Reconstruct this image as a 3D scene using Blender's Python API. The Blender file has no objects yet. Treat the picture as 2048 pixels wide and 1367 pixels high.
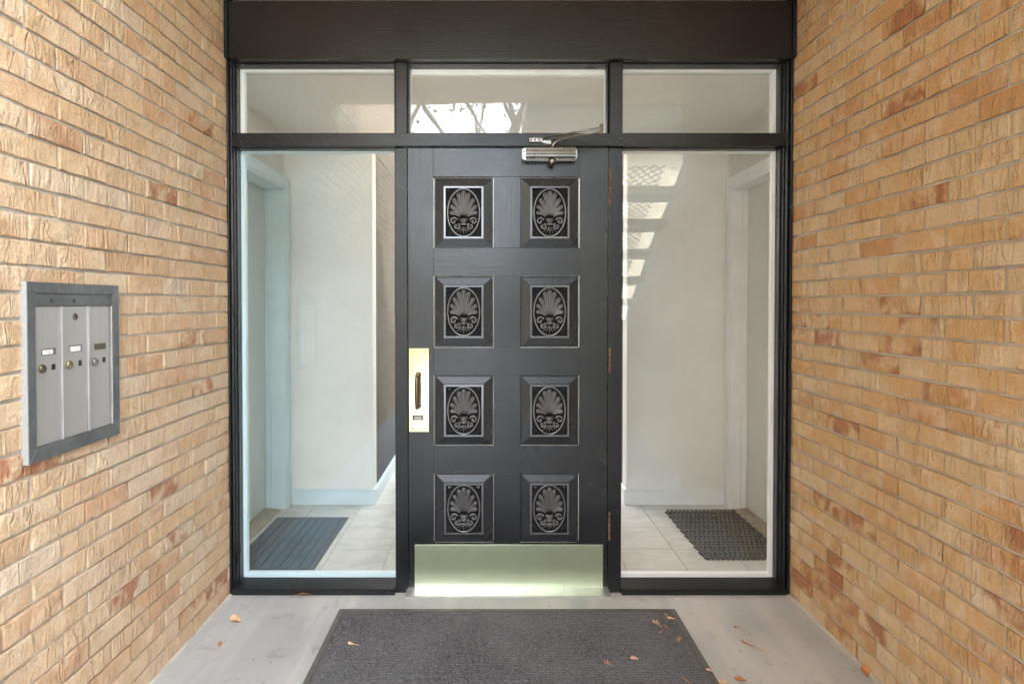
import bpy, bmesh, math, random
from mathutils import Vector, Matrix
R = math.radians
rnd = random.Random(7)
SC = bpy.context.scene
COL = SC.collection

# ------------------------------------------------------------------ camera, sky, sun, exposure
FPX, CX, TILT = 1165.0, 983.0, R(0.9)
CY = 606.0 + FPX * math.tan(TILT)
CAM = Vector((0.0, -2.663, 1.329))
cam = bpy.data.cameras.new("camera")
cam.sensor_width = 36.0
cam.lens = FPX / 2048 * 36
cam.shift_x = (1024 - CX) / 2048
cam.shift_y = (CY - 683.5) / 2048
cam.clip_start = 0.05
cam.clip_end = 500
camo = bpy.data.objects.new("camera", cam)
COL.objects.link(camo)
camo.location = CAM
camo.rotation_euler = (R(90) - TILT, 0, 0)
SC.camera = camo

SUN_EL, SUN_AZ = R(48), R(28)          # the sun stands behind the building, up and a little to the right
world = bpy.data.worlds.new("World")
SC.world = world
world.use_nodes = True
wn, wl = world.node_tree.nodes, world.node_tree.links
wn.clear()
wo = wn.new("ShaderNodeOutputWorld")
bg = wn.new("ShaderNodeBackground")
sky = wn.new("ShaderNodeTexSky")
sky.sky_type = 'NISHITA'
sky.sun_disc = False
sky.sun_elevation = SUN_EL
sky.sun_rotation = SUN_AZ
sky.air_density = 1.0
sky.dust_density = 3.0
sky.ozone_density = 1.0
# thin bright cloud over the whole sky
tc = wn.new("ShaderNodeTexCoord")
nz = wn.new("ShaderNodeTexNoise")
nz.inputs["Scale"].default_value = 2.2
nz.inputs["Detail"].default_value = 5
rp = wn.new("ShaderNodeValToRGB")
rp.color_ramp.elements[0].position = 0.25
rp.color_ramp.elements[0].color = (0.72, 0.72, 0.72, 1)
rp.color_ramp.elements[1].position = 0.6
rp.color_ramp.elements[1].color = (0.97, 0.97, 0.97, 1)
mx = wn.new("ShaderNodeMix")
mx.data_type = 'RGBA'
mx.inputs["B"].default_value = (12.5, 12.9, 13.6, 1)
wl.new(tc.outputs["Generated"], nz.inputs["Vector"])
wl.new(nz.outputs["Fac"], rp.inputs["Fac"])
wl.new(rp.outputs["Color"], mx.inputs["Factor"])
wl.new(sky.outputs["Color"], mx.inputs["A"])
wl.new(mx.outputs["Result"], bg.inputs["Color"])
bg.inputs["Strength"].default_value = 0.15
wl.new(bg.outputs[0], wo.inputs["Surface"])

sun = bpy.data.lights.new("sun", 'SUN')
sun.energy = 3.0
sun.angle = R(1)
sun.color = (1.0, 0.95, 0.88)
suno = bpy.data.objects.new("sun", sun)
COL.objects.link(suno)
sd = Vector((math.sin(SUN_AZ) * math.cos(SUN_EL), math.cos(SUN_AZ) * math.cos(SUN_EL), math.sin(SUN_EL)))
suno.rotation_euler = (-sd).to_track_quat('-Z', 'Y').to_euler()
suno.location = sd * 30

SC.view_settings.view_transform = 'Standard'
SC.view_settings.look = 'None'
SC.view_settings.gamma = 1
SC.view_settings.exposure = 2.75
SC.view_settings.use_curve_mapping = False
SC.cycles.diffuse_bounces = 6
SC.cycles.max_bounces = 12
SC.cycles.transparent_max_bounces = 16

# ------------------------------------------------------------------ measuring: photograph pixel -> point on a plane of the place
def ray(x, y):
    a, b = (x - CX) / FPX, (CY - y) / FPX
    return Vector((a, math.cos(TILT) + b * math.sin(TILT), -math.sin(TILT) + b * math.cos(TILT)))
def P(x, y, Y=0.0):
    d = ray(x, y); t = (Y - CAM.y) / d.y
    p = CAM + d * t
    return p.x, p.z
def Q(x, y, X):
    d = ray(x, y); t = X / d.x
    p = CAM + d * t
    return p.y, p.z
def F(x, y, z=0.0):
    d = ray(x, y); t = (z - CAM.z) / d.z
    p = CAM + d * t
    return p.x, p.y
def PX(x, Y=0.0, y=650): return P(x, y, Y)[0]
def PZ(y, Y=0.0, x=1000): return P(x, y, Y)[1]

# ------------------------------------------------------------------ object helpers
WLOC = {}
def tag(o, label=None, cat=None, group=None, kind=None):
    if label: o["label"] = label
    if cat: o["category"] = cat
    if group: o["group"] = group
    if kind: o["kind"] = kind
    return o
def thing(name, label, cat, loc=(0, 0, 0), group=None):
    o = bpy.data.objects.new(name, None)
    o.empty_display_size = 0.05
    COL.objects.link(o)
    o.location = loc
    WLOC[o.name] = Vector(loc)
    return tag(o, label, cat, group)
def link(name, me, mat=None, parent=None, smooth=False):
    if mat is not None and not me.materials:
        me.materials.append(mat)
    o = bpy.data.objects.new(name, me)
    COL.objects.link(o)
    if parent is not None:
        o.parent = parent
        o.location = -WLOC[parent.name]
    WLOC[o.name] = Vector((0, 0, 0))
    return o
def obj(name, bm, mat, parent=None, smooth=False):
    me = bpy.data.meshes.new(name)
    bmesh.ops.recalc_face_normals(bm, faces=bm.faces[:])
    bm.to_mesh(me); bm.free()
    if smooth:
        for p in me.polygons: p.use_smooth = True
    return link(name, me, mat, parent)
def NB(): return bmesh.new()
def box(bm, x0, x1, y0, y1, z0, z1, bev=0.0):
    if x1 < x0: x0, x1 = x1, x0
    if y1 < y0: y0, y1 = y1, y0
    if z1 < z0: z0, z1 = z1, z0
    v = [bm.verts.new(c) for c in ((x0,y0,z0),(x1,y0,z0),(x1,y1,z0),(x0,y1,z0),(x0,y0,z1),(x1,y0,z1),(x1,y1,z1),(x0,y1,z1))]
    fs = [bm.faces.new([v[i] for i in f]) for f in ((0,3,2,1),(4,5,6,7),(0,1,5,4),(1,2,6,5),(2,3,7,6),(3,0,4,7))]
    if bev > 0:
        es = list({e for f in fs for e in f.edges})
        bmesh.ops.bevel(bm, geom=es, offset=bev, segments=2, affect='EDGES', profile=0.6)
    return bm
def B(x0, x1, y0, y1, z0, z1, bev=0.0): return box(NB(), x0, x1, y0, y1, z0, z1, bev)
def prism(bm, pts, axis, a, b):
    """extrude a 2-D outline along an axis: pts are (u, v); axis 0: (y,z), 1: (x,z), 2: (x,y)"""
    def m(u, v, w): return {0: (w, u, v), 1: (u, w, v), 2: (u, v, w)}[axis]
    A = [bm.verts.new(m(u, v, a)) for u, v in pts]
    C = [bm.verts.new(m(u, v, b)) for u, v in pts]
    n = len(pts)
    bm.faces.new(A); bm.faces.new(C[::-1])
    for i in range(n):
        bm.faces.new([A[i], C[i], C[(i+1) % n], A[(i+1) % n]])
    return bm
def tube(bm, pts, rad, seg=8, closed=False, flat=1.0):
    """swept tube through pts; rad a number or one per point"""
    n = len(pts)
    pts = [Vector(p) for p in pts]
    rr = [rad] * n if isinstance(rad, (int, float)) else rad
    rings = []
    up0 = None
    for i, p in enumerate(pts):
        if closed: t = pts[(i+1) % n] - pts[i-1]
        else: t = pts[min(i+1, n-1)] - pts[max(i-1, 0)]
        if t.length < 1e-9: t = Vector((0, 0, 1))
        t.normalize()
        ref = up0 if up0 is not None else (Vector((0, 1, 0)) if abs(t.y) < 0.9 else Vector((1, 0, 0)))
        s = t.cross(ref)
        if s.length < 1e-5: s = t.cross(Vector((0, 0, 1)))
        s.normalize(); u = s.cross(t).normalized()
        up0 = u
        rings.append([bm.verts.new(p + s * (math.cos(2*math.pi*k/seg) * rr[i]) + u * (math.sin(2*math.pi*k/seg) * rr[i] * flat)) for k in range(seg)])
    for i in range(n if closed else n-1):
        a, b = rings[i], rings[(i+1) % n]
        for k in range(seg):
            bm.faces.new([a[k], a[(k+1) % seg], b[(k+1) % seg], b[k]])
    if not closed:
        bm.faces.new(rings[0]); bm.faces.new(rings[-1][::-1])
    return bm
def cyl(bm, c, axis, r0, r1, h, seg=16):
    """cone or cylinder from c along the axis vector"""
    a = Vector(axis).normalized()
    return tube(bm, [Vector(c), Vector(c) + a * h], [r0, r1], seg)
def lathe(bm, c, axis, prof, seg=16):
    """prof: (distance along axis, radius)"""
    a = Vector(axis).normalized(); c = Vector(c)
    ref = Vector((0, 0, 1)) if abs(a.z) < 0.9 else Vector((1, 0, 0))
    s = a.cross(ref).normalized(); u = s.cross(a)
    rings = []
    for d, r in prof:
        r = max(r, 1e-5)
        rings.append([bm.verts.new(c + a*d + s*(math.cos(2*math.pi*k/seg)*r) + u*(math.sin(2*math.pi*k/seg)*r)) for k in range(seg)])
    for i in range(len(rings)-1):
        for k in range(seg):
            bm.faces.new([rings[i][k], rings[i][(k+1) % seg], rings[i+1][(k+1) % seg], rings[i+1][k]])
    bm.faces.new(rings[0]); bm.faces.new(rings[-1][::-1])
    return bm

# ------------------------------------------------------------------ material helpers
class NT:
    def __init__(s, name):
        s.m = bpy.data.materials.new(name); s.m.use_nodes = True
        s.n, s.l = s.m.node_tree.nodes, s.m.node_tree.links
        s.n.clear()
        s.out = s.n.new("ShaderNodeOutputMaterial")
        s.b = s.n.new("ShaderNodeBsdfPrincipled")
        s.l.new(s.b.outputs[0], s.out.inputs["Surface"])
    def put(s, inp, v):
        if isinstance(v, bpy.types.NodeSocket): s.l.new(v, inp)
        else:
            if isinstance(v, (tuple, list)) and len(v) == 3 and getattr(inp, "type", "") == 'RGBA': v = (*v, 1)
            inp.default_value = v
    def set(s, **k):
        for a, v in k.items(): s.put(s.b.inputs[a.replace("_", " ")], v)
        return s
    def coord(s, which="Object", scale=(1, 1, 1), offset=None, rot=(0, 0, 0)):
        t = s.n.new("ShaderNodeTexCoord"); mp = s.n.new("ShaderNodeMapping")
        mp.inputs["Scale"].default_value = scale
        mp.inputs["Rotation"].default_value = rot
        src = t.outputs[which]
        if offset is not None:
            c = s.n.new("ShaderNodeVectorMath"); c.operation = 'ADD'
            s.l.new(src, c.inputs[0]); s.l.new(offset, c.inputs[1]); src = c.outputs[0]
        s.l.new(src, mp.inputs["Vector"])
        return mp.outputs[0]
    def noise(s, vec, scale=5, detail=4, rough=0.55, dist=0.0, typ=None, out="Fac"):
        t = s.n.new("ShaderNodeTexNoise")
        if typ: t.noise_type = typ
        s.l.new(vec, t.inputs["Vector"])
        t.inputs["Scale"].default_value = scale; t.inputs["Detail"].default_value = detail
        t.inputs["Roughness"].default_value = rough; t.inputs["Distortion"].default_value = dist
        return t.outputs[0] if out == "Fac" else t.outputs["Color"]
    def voro(s, vec, scale=5, feature='F1', out="Distance"):
        t = s.n.new("ShaderNodeTexVoronoi"); t.feature = feature
        s.l.new(vec, t.inputs["Vector"]); t.inputs["Scale"].default_value = scale
        return t.outputs[out]
    def wave(s, vec, scale, dist=0.0, direction='X', detail=2, dscale=1.0):
        t = s.n.new("ShaderNodeTexWave"); t.bands_direction = direction
        s.l.new(vec, t.inputs["Vector"]); t.inputs["Scale"].default_value = scale
        t.inputs["Distortion"].default_value = dist; t.inputs["Detail"].default_value = detail
        t.inputs["Detail Scale"].default_value = dscale
        return t.outputs["Fac"]
    def ramp(s, fac, stops, interp='LINEAR'):
        r = s.n.new("ShaderNodeValToRGB"); r.color_ramp.interpolation = interp
        e = r.color_ramp.elements
        while len(e) < len(stops): e.new(0.5)
        for i, (p, c) in enumerate(stops):
            e[i].position = p
            e[i].color = (c, c, c, 1) if isinstance(c, (int, float)) else (*c, 1)
        s.l.new(fac, r.inputs["Fac"])
        return r.outputs["Color"]
    def mix(s, f, a, b, mode='MIX'):
        m = s.n.new("ShaderNodeMix"); m.data_type = 'RGBA'; m.blend_type = mode
        s.put(m.inputs["Factor"], f); s.put(m.inputs["A"], a); s.put(m.inputs["B"], b)
        return m.outputs["Result"]
    def math(s, op, a, b=0.0, c=None):
        m = s.n.new("ShaderNodeMath"); m.operation = op
        s.put(m.inputs[0], a); s.put(m.inputs[1], b)
        if c is not None: s.put(m.inputs[2], c)
        return m.outputs[0]
    def bump(s, h, dist=0.002, strength=1.0, normal=None):
        b = s.n.new("ShaderNodeBump")
        b.inputs["Strength"].default_value = strength; b.inputs["Distance"].default_value = dist
        s.l.new(h, b.inputs["Height"])
        if normal is not None: s.l.new(normal, b.inputs["Normal"])
        return b.outputs[0]

def plain(name, col, rough=0.5, metal=0.0, var=0.12, scale=30, bump=0.0, bscale=200, spec=0.5):
    m = NT(name); v = m.coord()
    n = m.noise(v, scale, 4)
    dk = tuple(c * (1 - var) for c in col); lt = tuple(min(1, c * (1 + var)) for c in col)
    m.set(Base_Color=m.ramp(n, [(0.3, dk), (0.7, lt)]), Metallic=metal)
    m.set(Roughness=m.ramp(m.noise(v, scale * 0.5, 3), [(0.3, rough * 0.85), (0.7, min(1, rough * 1.15))]))
    m.b.inputs["Specular IOR Level"].default_value = spec
    if bump: m.set(Normal=m.bump(m.noise(v, bscale, 4), bump))
    return m.m

# ---- bricks: every brick takes its own colour, mottling and creases
def brick_material(name, island, shift):
    m = NT(name)
    if island:
        g = m.n.new("ShaderNodeNewGeometry"); r = g.outputs["Random Per Island"]
    else:
        g = m.n.new("ShaderNodeObjectInfo"); r = g.outputs["Random"]
    wn_ = m.n.new("ShaderNodeTexWhiteNoise"); wn_.noise_dimensions = '1D'
    m.l.new(m.math('MULTIPLY', r, 917.3), wn_.inputs["W"])
    off = m.n.new("ShaderNodeVectorMath"); off.operation = 'SCALE'
    m.l.new(wn_.outputs["Color"], off.inputs[0]); off.inputs["Scale"].default_value = 40.0
    v = m.coord(offset=off.outputs[0])
    if shift == 0:
        st = [(0.0, (.64,.53,.39)), (.12, (.65,.52,.36)), (.26, (.63,.47,.295)), (.50, (.64,.475,.295)), (.66, (.61,.44,.26)), (.82, (.60,.41,.25)), (.93, (.57,.36,.21)), (.985, (.50,.30,.17))]
    else:
        st = [(0.0, (.63,.51,.36)), (.13, (.62,.48,.31)), (.28, (.61,.44,.255)), (.50, (.60,.415,.225)), (.68, (.59,.39,.20)), (.84, (.56,.35,.18)), (.94, (.50,.28,.14)), (.985, (.42,.20,.10))]
    st = [(min(.995, p * 1.035 + .02) if p > .6 else p, (c[0] * .95, c[1] * (.90 if shift else .935), c[2] * (.83 if shift else .98))) for p, c in st]
    base = m.ramp(wn_.outputs["Value"], st)
    # pale bloom and darker cloudy areas inside a brick
    big = m.noise(v, 9, 4, 0.6, 0.6)
    c1 = m.mix(m.ramp(big, [(0.44, 0.0), (0.68, 0.60)]), base, (.70, .60, .46))
    c2 = m.mix(m.ramp(m.noise(v, 6.5, 3, 0.5, 1.0), [(0.60, 0.0), (0.74, 0.24)]), c1, (.50, .29, .15))
    # a few bricks carry a red-brown fired patch
    per = m.n.new("ShaderNodeSeparateColor"); m.l.new(wn_.outputs["Color"], per.inputs[0])
    few = m.ramp(per.outputs[1], [(0.93, 0.0), (0.935, 1.0)], 'CONSTANT')
    patch = m.math('MULTIPLY', few, m.ramp(m.noise(v, 12, 3, 0.5, 0.5), [(0.44, 0.0), (0.58, 0.85)]))
    c3 = m.mix(patch, c2, (.34, .13, .06))
    # creases: ridges that run mostly up and down the face
    vs = m.coord(offset=off.outputs[0], scale=(1.0, 1.0, 0.16))
    rid = m.noise(vs, 21, 2, 0.6, 0.5)
    lump = m.noise(m.coord(offset=off.outputs[0], scale=(1.0, 1.0, 0.7)), 48, 3, 0.6, 0.8)
    cre = m.ramp(rid, [(0.38, 0.5), (0.455, 0.62), (0.475, 0.0), (0.50, 0.9), (0.60, 0.55), (0.68, 0.2)])
    act = m.ramp(m.noise(v, 7, 2), [(0.34, 0.08), (0.60, 1.0)])
    creased = m.math('MULTIPLY', cre, act)
    fine = m.noise(v, 95, 5, 0.62, 0.4)
    pits = m.ramp(m.voro(v, 85), [(0.05, 0.0), (0.16, 1.0)])
    pitmask = m.ramp(m.noise(v, 22, 2), [(0.56, 1.0), (0.62, 0.0)])
    pit = m.math('MAXIMUM', pits, pitmask)
    h = m.math('ADD', m.math('MULTIPLY', m.math('MULTIPLY', lump, act), 0.9), m.math('MULTIPLY', creased, 0.72))
    h = m.math('ADD', h, m.math('MULTIPLY', fine, 0.5))
    h = m.math('ADD', h, m.math('MULTIPLY', pit, 0.22))
    c4 = m.mix(m.ramp(pit, [(0.0, 0.6), (0.9, 0.0)]), c3, (.20, .085, .04))
    # thin dark seams where the clay folded over itself
    seam = m.math('MULTIPLY', m.ramp(rid, [(0.458, 0.0), (0.472, 0.8), (0.486, 0.0)]), act)
    c5 = m.mix(m.math('MULTIPLY', seam, 0.38), c4, (.36, .21, .12))
    c6 = m.mix(m.ramp(fine, [(0.35, 0.22), (0.6, 0.0)]), c5, (.38, .22, .11))
    m.set(Base_Color=c6, Roughness=0.78)
    m.b.inputs["Specular IOR Level"].default_value = 0.35
    m.set(Normal=m.bump(h, 0.0090, 1.0))
    return m.m
BR_L, BR_R = brick_material("buff_brick", False, 0), brick_material("orange_buff_brick", False, 1)
BR_LS, BR_RS = brick_material("buff_brick_far", True, 0), brick_material("orange_buff_brick_far", True, 1)

def mortar_material():
    m = NT("mortar"); v = m.coord()
    n = m.noise(v, 60, 5, 0.65)
    m.set(Base_Color=m.ramp(m.noise(v, 5, 4, 0.6), [(0.3, (.35,.325,.285)), (0.5, (.46,.43,.385)), (0.7, (.57,.54,.49))]), Roughness=0.9)
    m.set(Normal=m.bump(m.math('ADD', n, m.math('MULTIPLY', m.noise(v, 14, 3), 1.2)), 0.005))
    return m.m
MORTAR = mortar_material()

def paint_black(name, grain_scale=(1.2, 1, 40), chips=0.0, rough=0.32, col=(.007, .0075, .009), bumpd=0.0011, worn=0.3, spec=0.48):
    """thick brush-painted black timber"""
    m = NT(name); v = m.coord(); g = m.coord(scale=grain_scale)
    grain = m.noise(g, 4.5, 6, 0.65, 0.7)
    orange = m.noise(v, 70, 2, 0.5)
    dust = m.noise(v, 3.2, 5, 0.62)
    lt = tuple(min(1, c * 2.1 + 0.01) for c in col)
    c = m.mix(m.ramp(dust, [(0.36, 0.0), (0.72, worn)]), col, lt)
    sp = m.noise(v, 190, 2, 0.7)
    zone = m.noise(v, 5.0, 3)
    ch = m.math('MULTIPLY', m.ramp(sp, [(0.735 - chips, 0.0), (0.745 - chips, 1.0)]), m.ramp(zone, [(0.48, 0.0), (0.56, 1.0)]))
    if chips > 0: c = m.mix(ch, c, (.55, .52, .47))
    m.set(Base_Color=c)
    m.set(Roughness=m.ramp(m.noise(v, 4, 2, 0.5), [(0.3, rough * 0.85), (0.7, rough * 1.15)]))
    h = m.math('ADD', m.math('MULTIPLY', grain, 0.8), m.math('MULTIPLY', orange, 0.35))
    if chips > 0: h = m.math('SUBTRACT', h, m.math('MULTIPLY', ch, 0.35))
    m.set(Normal=m.bump(h, bumpd))
    m.b.inputs["Specular IOR Level"].default_value = spec
    m.b.inputs["Specular Tint"].default_value = (.88, .95, 1.0, 1)
    return m.m
BLACK_V = paint_black("black_paint_upright", (40, 20, 1.2), chips=0.03)
BLACK_H = paint_black("black_paint_level", (1.2, 20, 40), chips=0.03)
BLACK_BEAM = paint_black("black_paint_beam", (1.0, 20, 26), chips=0.015, rough=0.33, col=(.011, .0102, .0102), spec=0.4)
DOOR_V = paint_black("door_paint_upright", (34, 20, 1.0), chips=-0.2, col=(.013, .014, .0165), rough=0.25, bumpd=0.0008, spec=0.55)
DOOR_H = paint_black("door_paint_level", (1.0, 20, 34), chips=-0.2, col=(.013, .014, .0165), rough=0.25, bumpd=0.0008, spec=0.55)
PANEL_M = paint_black("panel_paint", (6, 20, 6), chips=-0.2, col=(.019, .021, .025), rough=0.27, bumpd=0.0004, worn=0.15, spec=0.45)
CARVE_M = paint_black('carving_paint_glint', (6, 20, 6), chips=-0.2, col=(.075, .077, .082), rough=0.16, bumpd=0.0003, worn=0.3, spec=1.0)  # lighter than the panel paint: carving glints put into the colour
RECESS_M = plain('recess_shade_paint', (.012, .012, .014), 0.75, spec=0.15)  # same black paint as the panel, with recess shade put into the colour

def glass_material(name, tint, r0):
    m = NT(name); m.n.remove(m.b)
    lw = m.n.new("ShaderNodeLayerWeight"); lw.inputs["Blend"].default_value = 0.5
    f5 = m.math('POWER', lw.outputs["Facing"], 5.0)
    fac = m.math('ADD', m.math('MULTIPLY', f5, 1 - r0), r0)
    tr = m.n.new("ShaderNodeBsdfTransparent"); tr.inputs[0].default_value = (*tint, 1)
    gl = m.n.new("ShaderNodeBsdfGlossy"); gl.inputs["Roughness"].default_value = 0.0
    gl.inputs["Color"].default_value = (1, 1, 1, 1)
    v = m.coord(); m.l.new(m.bump(m.noise(v, 3.0, 1), 0.0012), gl.inputs["Normal"])
    ms = m.n.new("ShaderNodeMixShader")
    m.l.new(fac, ms.inputs[0]); m.l.new(tr.outputs[0], ms.inputs[1]); m.l.new(gl.outputs[0], ms.inputs[2])
    m.l.new(ms.outputs[0], m.out.inputs["Surface"])
    return m.m
GLASS = glass_material("window_glass", (.997, .998, .996), 0.044)
GLASS_B = glass_material("window_glass_sky_cast", (.965, .99, 1.0), 0.044)  # left pane only: blue of the sky put into the tint

WHITE = plain("white_trim_paint", (.84, .87, .89), 0.42, var=0.04, scale=8, bump=0.0004)
SKYCAST_TRIM = plain("trim_paint_sky_cast", (.66, .79, .84), 0.42, var=0.05, scale=6, bump=0.0004)  # left-hand trim: bluish light cast put into the paint colour
def wall_paint(name, col):
    m = NT(name); v = m.coord()
    dk = tuple(c * 0.93 for c in col); lt = tuple(min(1, c * 1.04) for c in col)
    m.set(Base_Color=m.ramp(m.noise(v, 2.3, 5, 0.6), [(0.3, dk), (0.7, lt)]), Roughness=0.75)
    m.set(Normal=m.bump(m.noise(v, 160, 3), 0.0008))
    return m.m
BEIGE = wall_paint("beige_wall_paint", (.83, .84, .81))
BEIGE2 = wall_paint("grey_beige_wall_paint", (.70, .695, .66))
CEIL = wall_paint("textured_ceiling_paint", (.82, .815, .775))
_m = CEIL.node_tree
SHADEWALL = plain("shade_dark_wall", (.040, .050, .056), 0.9, var=0.15, scale=4, spec=0.1)  # corridor shade put into the colour, stays dark under the open top
DOORWHITE_L = plain("door_paint_sky_cast", (.60, .69, .68), 0.45, var=0.04, scale=5)  # left door carries the same bluish light in its colour
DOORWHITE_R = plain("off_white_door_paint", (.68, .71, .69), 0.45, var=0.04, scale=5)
ALU = plain("mill_aluminium", (.58, .59, .60), 0.38, metal=0.85, var=0.10, scale=12, bump=0.0006, bscale=60)
STEEL = plain("satin_steel", (.27, .27, .265), 0.30, metal=0.95, var=0.12, scale=30)
DARKSTEEL = plain("dark_bronze_metal", (.17, .145, .10), 0.30, metal=0.9, var=0.25, scale=30)
RUST = plain("rusty_painted_hinge", (.20, .12, .085), 0.7, metal=0.3, var=0.5, scale=70, bump=0.001)
BLACKHOLE = plain("black_recess", (.012, .012, .013), 0.7)

def brass_material(name, col, rough, cloud):
    m = NT(name); v = m.coord()
    n = m.noise(v, 4.5, 4, 0.6)
    lt = tuple(min(1, c * 1.12) for c in col)
    m.set(Base_Color=m.ramp(n, [(0.3, col), (0.7, lt)]), Metallic=0.92)
    br = m.noise(m.coord(scale=(1, 1, 30)), 20, 3)
    m.set(Roughness=rough)
    m.set(Normal=m.bump(m.math('ADD', m.noise(v, 3, 1), m.math('MULTIPLY', br, 0.02)), cloud))
    return m.m
BRASS = brass_material("polished_brass", (.74, .63, .38), 0.14, 0.0015)
BRASS_K = brass_material("satin_brass_green_reflection", (.72, .82, .60), 0.30, 0.0003)  # green cast is reflected light put into the brass colour
def brushed(name, col, rough, metal=0.8):
    m = NT(name)
    s1 = m.noise(m.coord(scale=(1, 320, 1.0)), 1.0, 5, 0.7)
    m.set(Base_Color=m.ramp(s1, [(0.3, tuple(c * 0.82 for c in col)), (0.7, col)]), Metallic=metal,
          Roughness=m.ramp(s1, [(0.3, rough * 0.8), (0.7, rough * 1.2)]))
    m.set(Normal=m.bump(s1, 0.0003))
    return m.m
BRUSHED = brushed("brushed_aluminium", (.47, .475, .475), 0.42, 0.55)
def weathered(name):
    m = NT(name); v = m.coord()
    c = m.mix(m.ramp(m.noise(v, 14, 5, 0.7), [(0.35, 0.0), (0.7, 0.8)]), (.11, .125, .135), (.20, .215, .225))
    c = m.mix(m.ramp(m.noise(v, 24, 4, 0.7), [(0.64, 0.0), (0.72, 0.8)]), c, (.09, .055, .035))
    m.set(Base_Color=c, Roughness=0.48, Metallic=0.55, Normal=m.bump(m.noise(v, 90, 4), 0.0007))
    return m.m
BOXFRAME = weathered("weathered_grey_steel")
def speckled(name):
    m = NT(name); v = m.coord()
    c = m.ramp(m.voro(v, 190), [(0.12, (.12, .12, .12)), (0.25, (.32, .33, .335))])
    m.set(Base_Color=c, Roughness=0.6)
    return m.m
SPECK = speckled("flaking_white_edge")
PAPER = plain("paper_name_card", (.72, .72, .70), 0.8, var=0.2, scale=60)

def concrete():
    m = NT("porch_concrete"); v = m.coord()
    a = m.noise(v, 1.6, 6, 0.62, 0.4)
    c = m.ramp(a, [(0.28, (.285, .295, .31)), (0.5, (.375, .388, .405)), (0.72, (.45, .462, .478))])
    # soft trowel bands running towards the door
    bnd = m.noise(m.coord(scale=(3.0, 0.35, 1)), 2.0, 3, 0.5, 0.3)
    c = m.mix(m.ramp(bnd, [(0.44, 0.0), (0.58, 0.55)]), c, (.50, .50, .485))
    sm = m.noise(v, 13, 3, 0.6, 0.7)
    c = m.mix(m.ramp(sm, [(0.60, 0.0), (0.72, 0.30)]), c, (.12, .12, .12))
    dots = m.voro(v, 17, out="Distance")
    c = m.mix(m.ramp(dots, [(0.05, 0.6), (0.09, 0.0)]), c, (.08, .075, .07))
    wt = m.noise(m.coord(scale=(1, 1, 1), rot=(0, 0, 0.6)), 5.5, 5, 0.75)
    c = m.mix(m.ramp(wt, [(0.70, 0.0), (0.75, 0.65)]), c, (.45, .45, .44))
    # scuffs
    sc = m.noise(m.coord(scale=(1, 7, 1), rot=(0, 0, 0.35)), 6, 3, 0.5)
    c = m.mix(m.ramp(sc, [(0.66, 0.0), (0.72, 0.12)]), c, (.14, .14, .14))
    m.set(Base_Color=c, Roughness=m.ramp(a, [(0.3, 0.46), (0.7, 0.66)]))
    m.set(Normal=m.bump(m.math('ADD', m.noise(v, 70, 5, 0.6), m.math('MULTIPLY', m.noise(v, 6, 2), 1.5)), 0.0018))
    return m.m
CONC = concrete()
def tile_material():
    m = NT("beige_floor_tile"); oi = m.n.new("ShaderNodeObjectInfo")
    wn_ = m.n.new("ShaderNodeVectorMath"); wn_.operation = 'SCALE'
    cmb = m.n.new("ShaderNodeCombineXYZ"); m.l.new(oi.outputs["Random"], cmb.inputs[0]); m.l.new(oi.outputs["Random"], cmb.inputs[1])
    m.l.new(cmb.outputs[0], wn_.inputs[0]); wn_.inputs["Scale"].default_value = 90
    v = m.coord(offset=wn_.outputs[0], scale=(1, 2.4, 1), rot=(0, 0, 0.4))
    n = m.noise(v, 5, 5, 0.6, 0.8)
    c = m.ramp(n, [(0.28, (.49, .475, .43)), (0.5, (.58, .57, .53)), (0.72, (.66, .65, .615))])
    m.set(Base_Color=c, Roughness=0.24, Normal=m.bump(m.noise(v, 30, 3), 0.0004))
    return m.m
TILE = tile_material()
GROUT = plain("grey_grout", (.30, .28, .25), 0.9)

def carpet(name, lo, hi, scale=330):
    m = NT(name); v = m.coord()
    n1 = m.noise(v, scale, 4, 0.7); n2 = m.noise(v, 105, 3, 0.7, 1.6)
    f = m.math('ADD', m.math('MULTIPLY', n1, 0.55), m.math('MULTIPLY', n2, 0.45))
    c = m.ramp(f, [(0.40, lo), (0.52, tuple((a+b)/2 for a, b in zip(lo, hi))), (0.63, hi)])
    c = m.mix(m.ramp(m.noise(v, 2.2, 3), [(0.4, 0.0), (0.65, 0.35)]), c, hi)
    m.set(Base_Color=c, Roughness=0.95, Normal=m.bump(f, 0.006))
    m.b.inputs["Specular IOR Level"].default_value = 0.15
    return m.m
MATPILE = carpet("charcoal_ribbed_pile", (.020, .020, .023), (.215, .22, .235))
MATRUB = plain("grey_rubber_mat_edge", (.085, .085, .086), 0.55, var=0.2, scale=40, bump=0.0008)
SKYCAST_PILE = carpet("mat_pile_sky_cast", (.030, .050, .066), (.14, .205, .25), 200)  # blue in mat pile and rubber is reflected sky put into the colour
SKYCAST_RUB = plain("mat_rubber_sky_cast", (.055, .085, .105), 0.6, var=0.2)
LINKRUB = plain("dusty_black_tyre_rubber", (.062, .068, .067), 0.62, var=0.45, scale=60, bump=0.001)
WARMCEIL = plain("warm_bounce_ceiling", (.88, .52, .16), 0.5, var=0.3, scale=4)  # ceiling tone made up as a warm reflector for the upper walls

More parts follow.
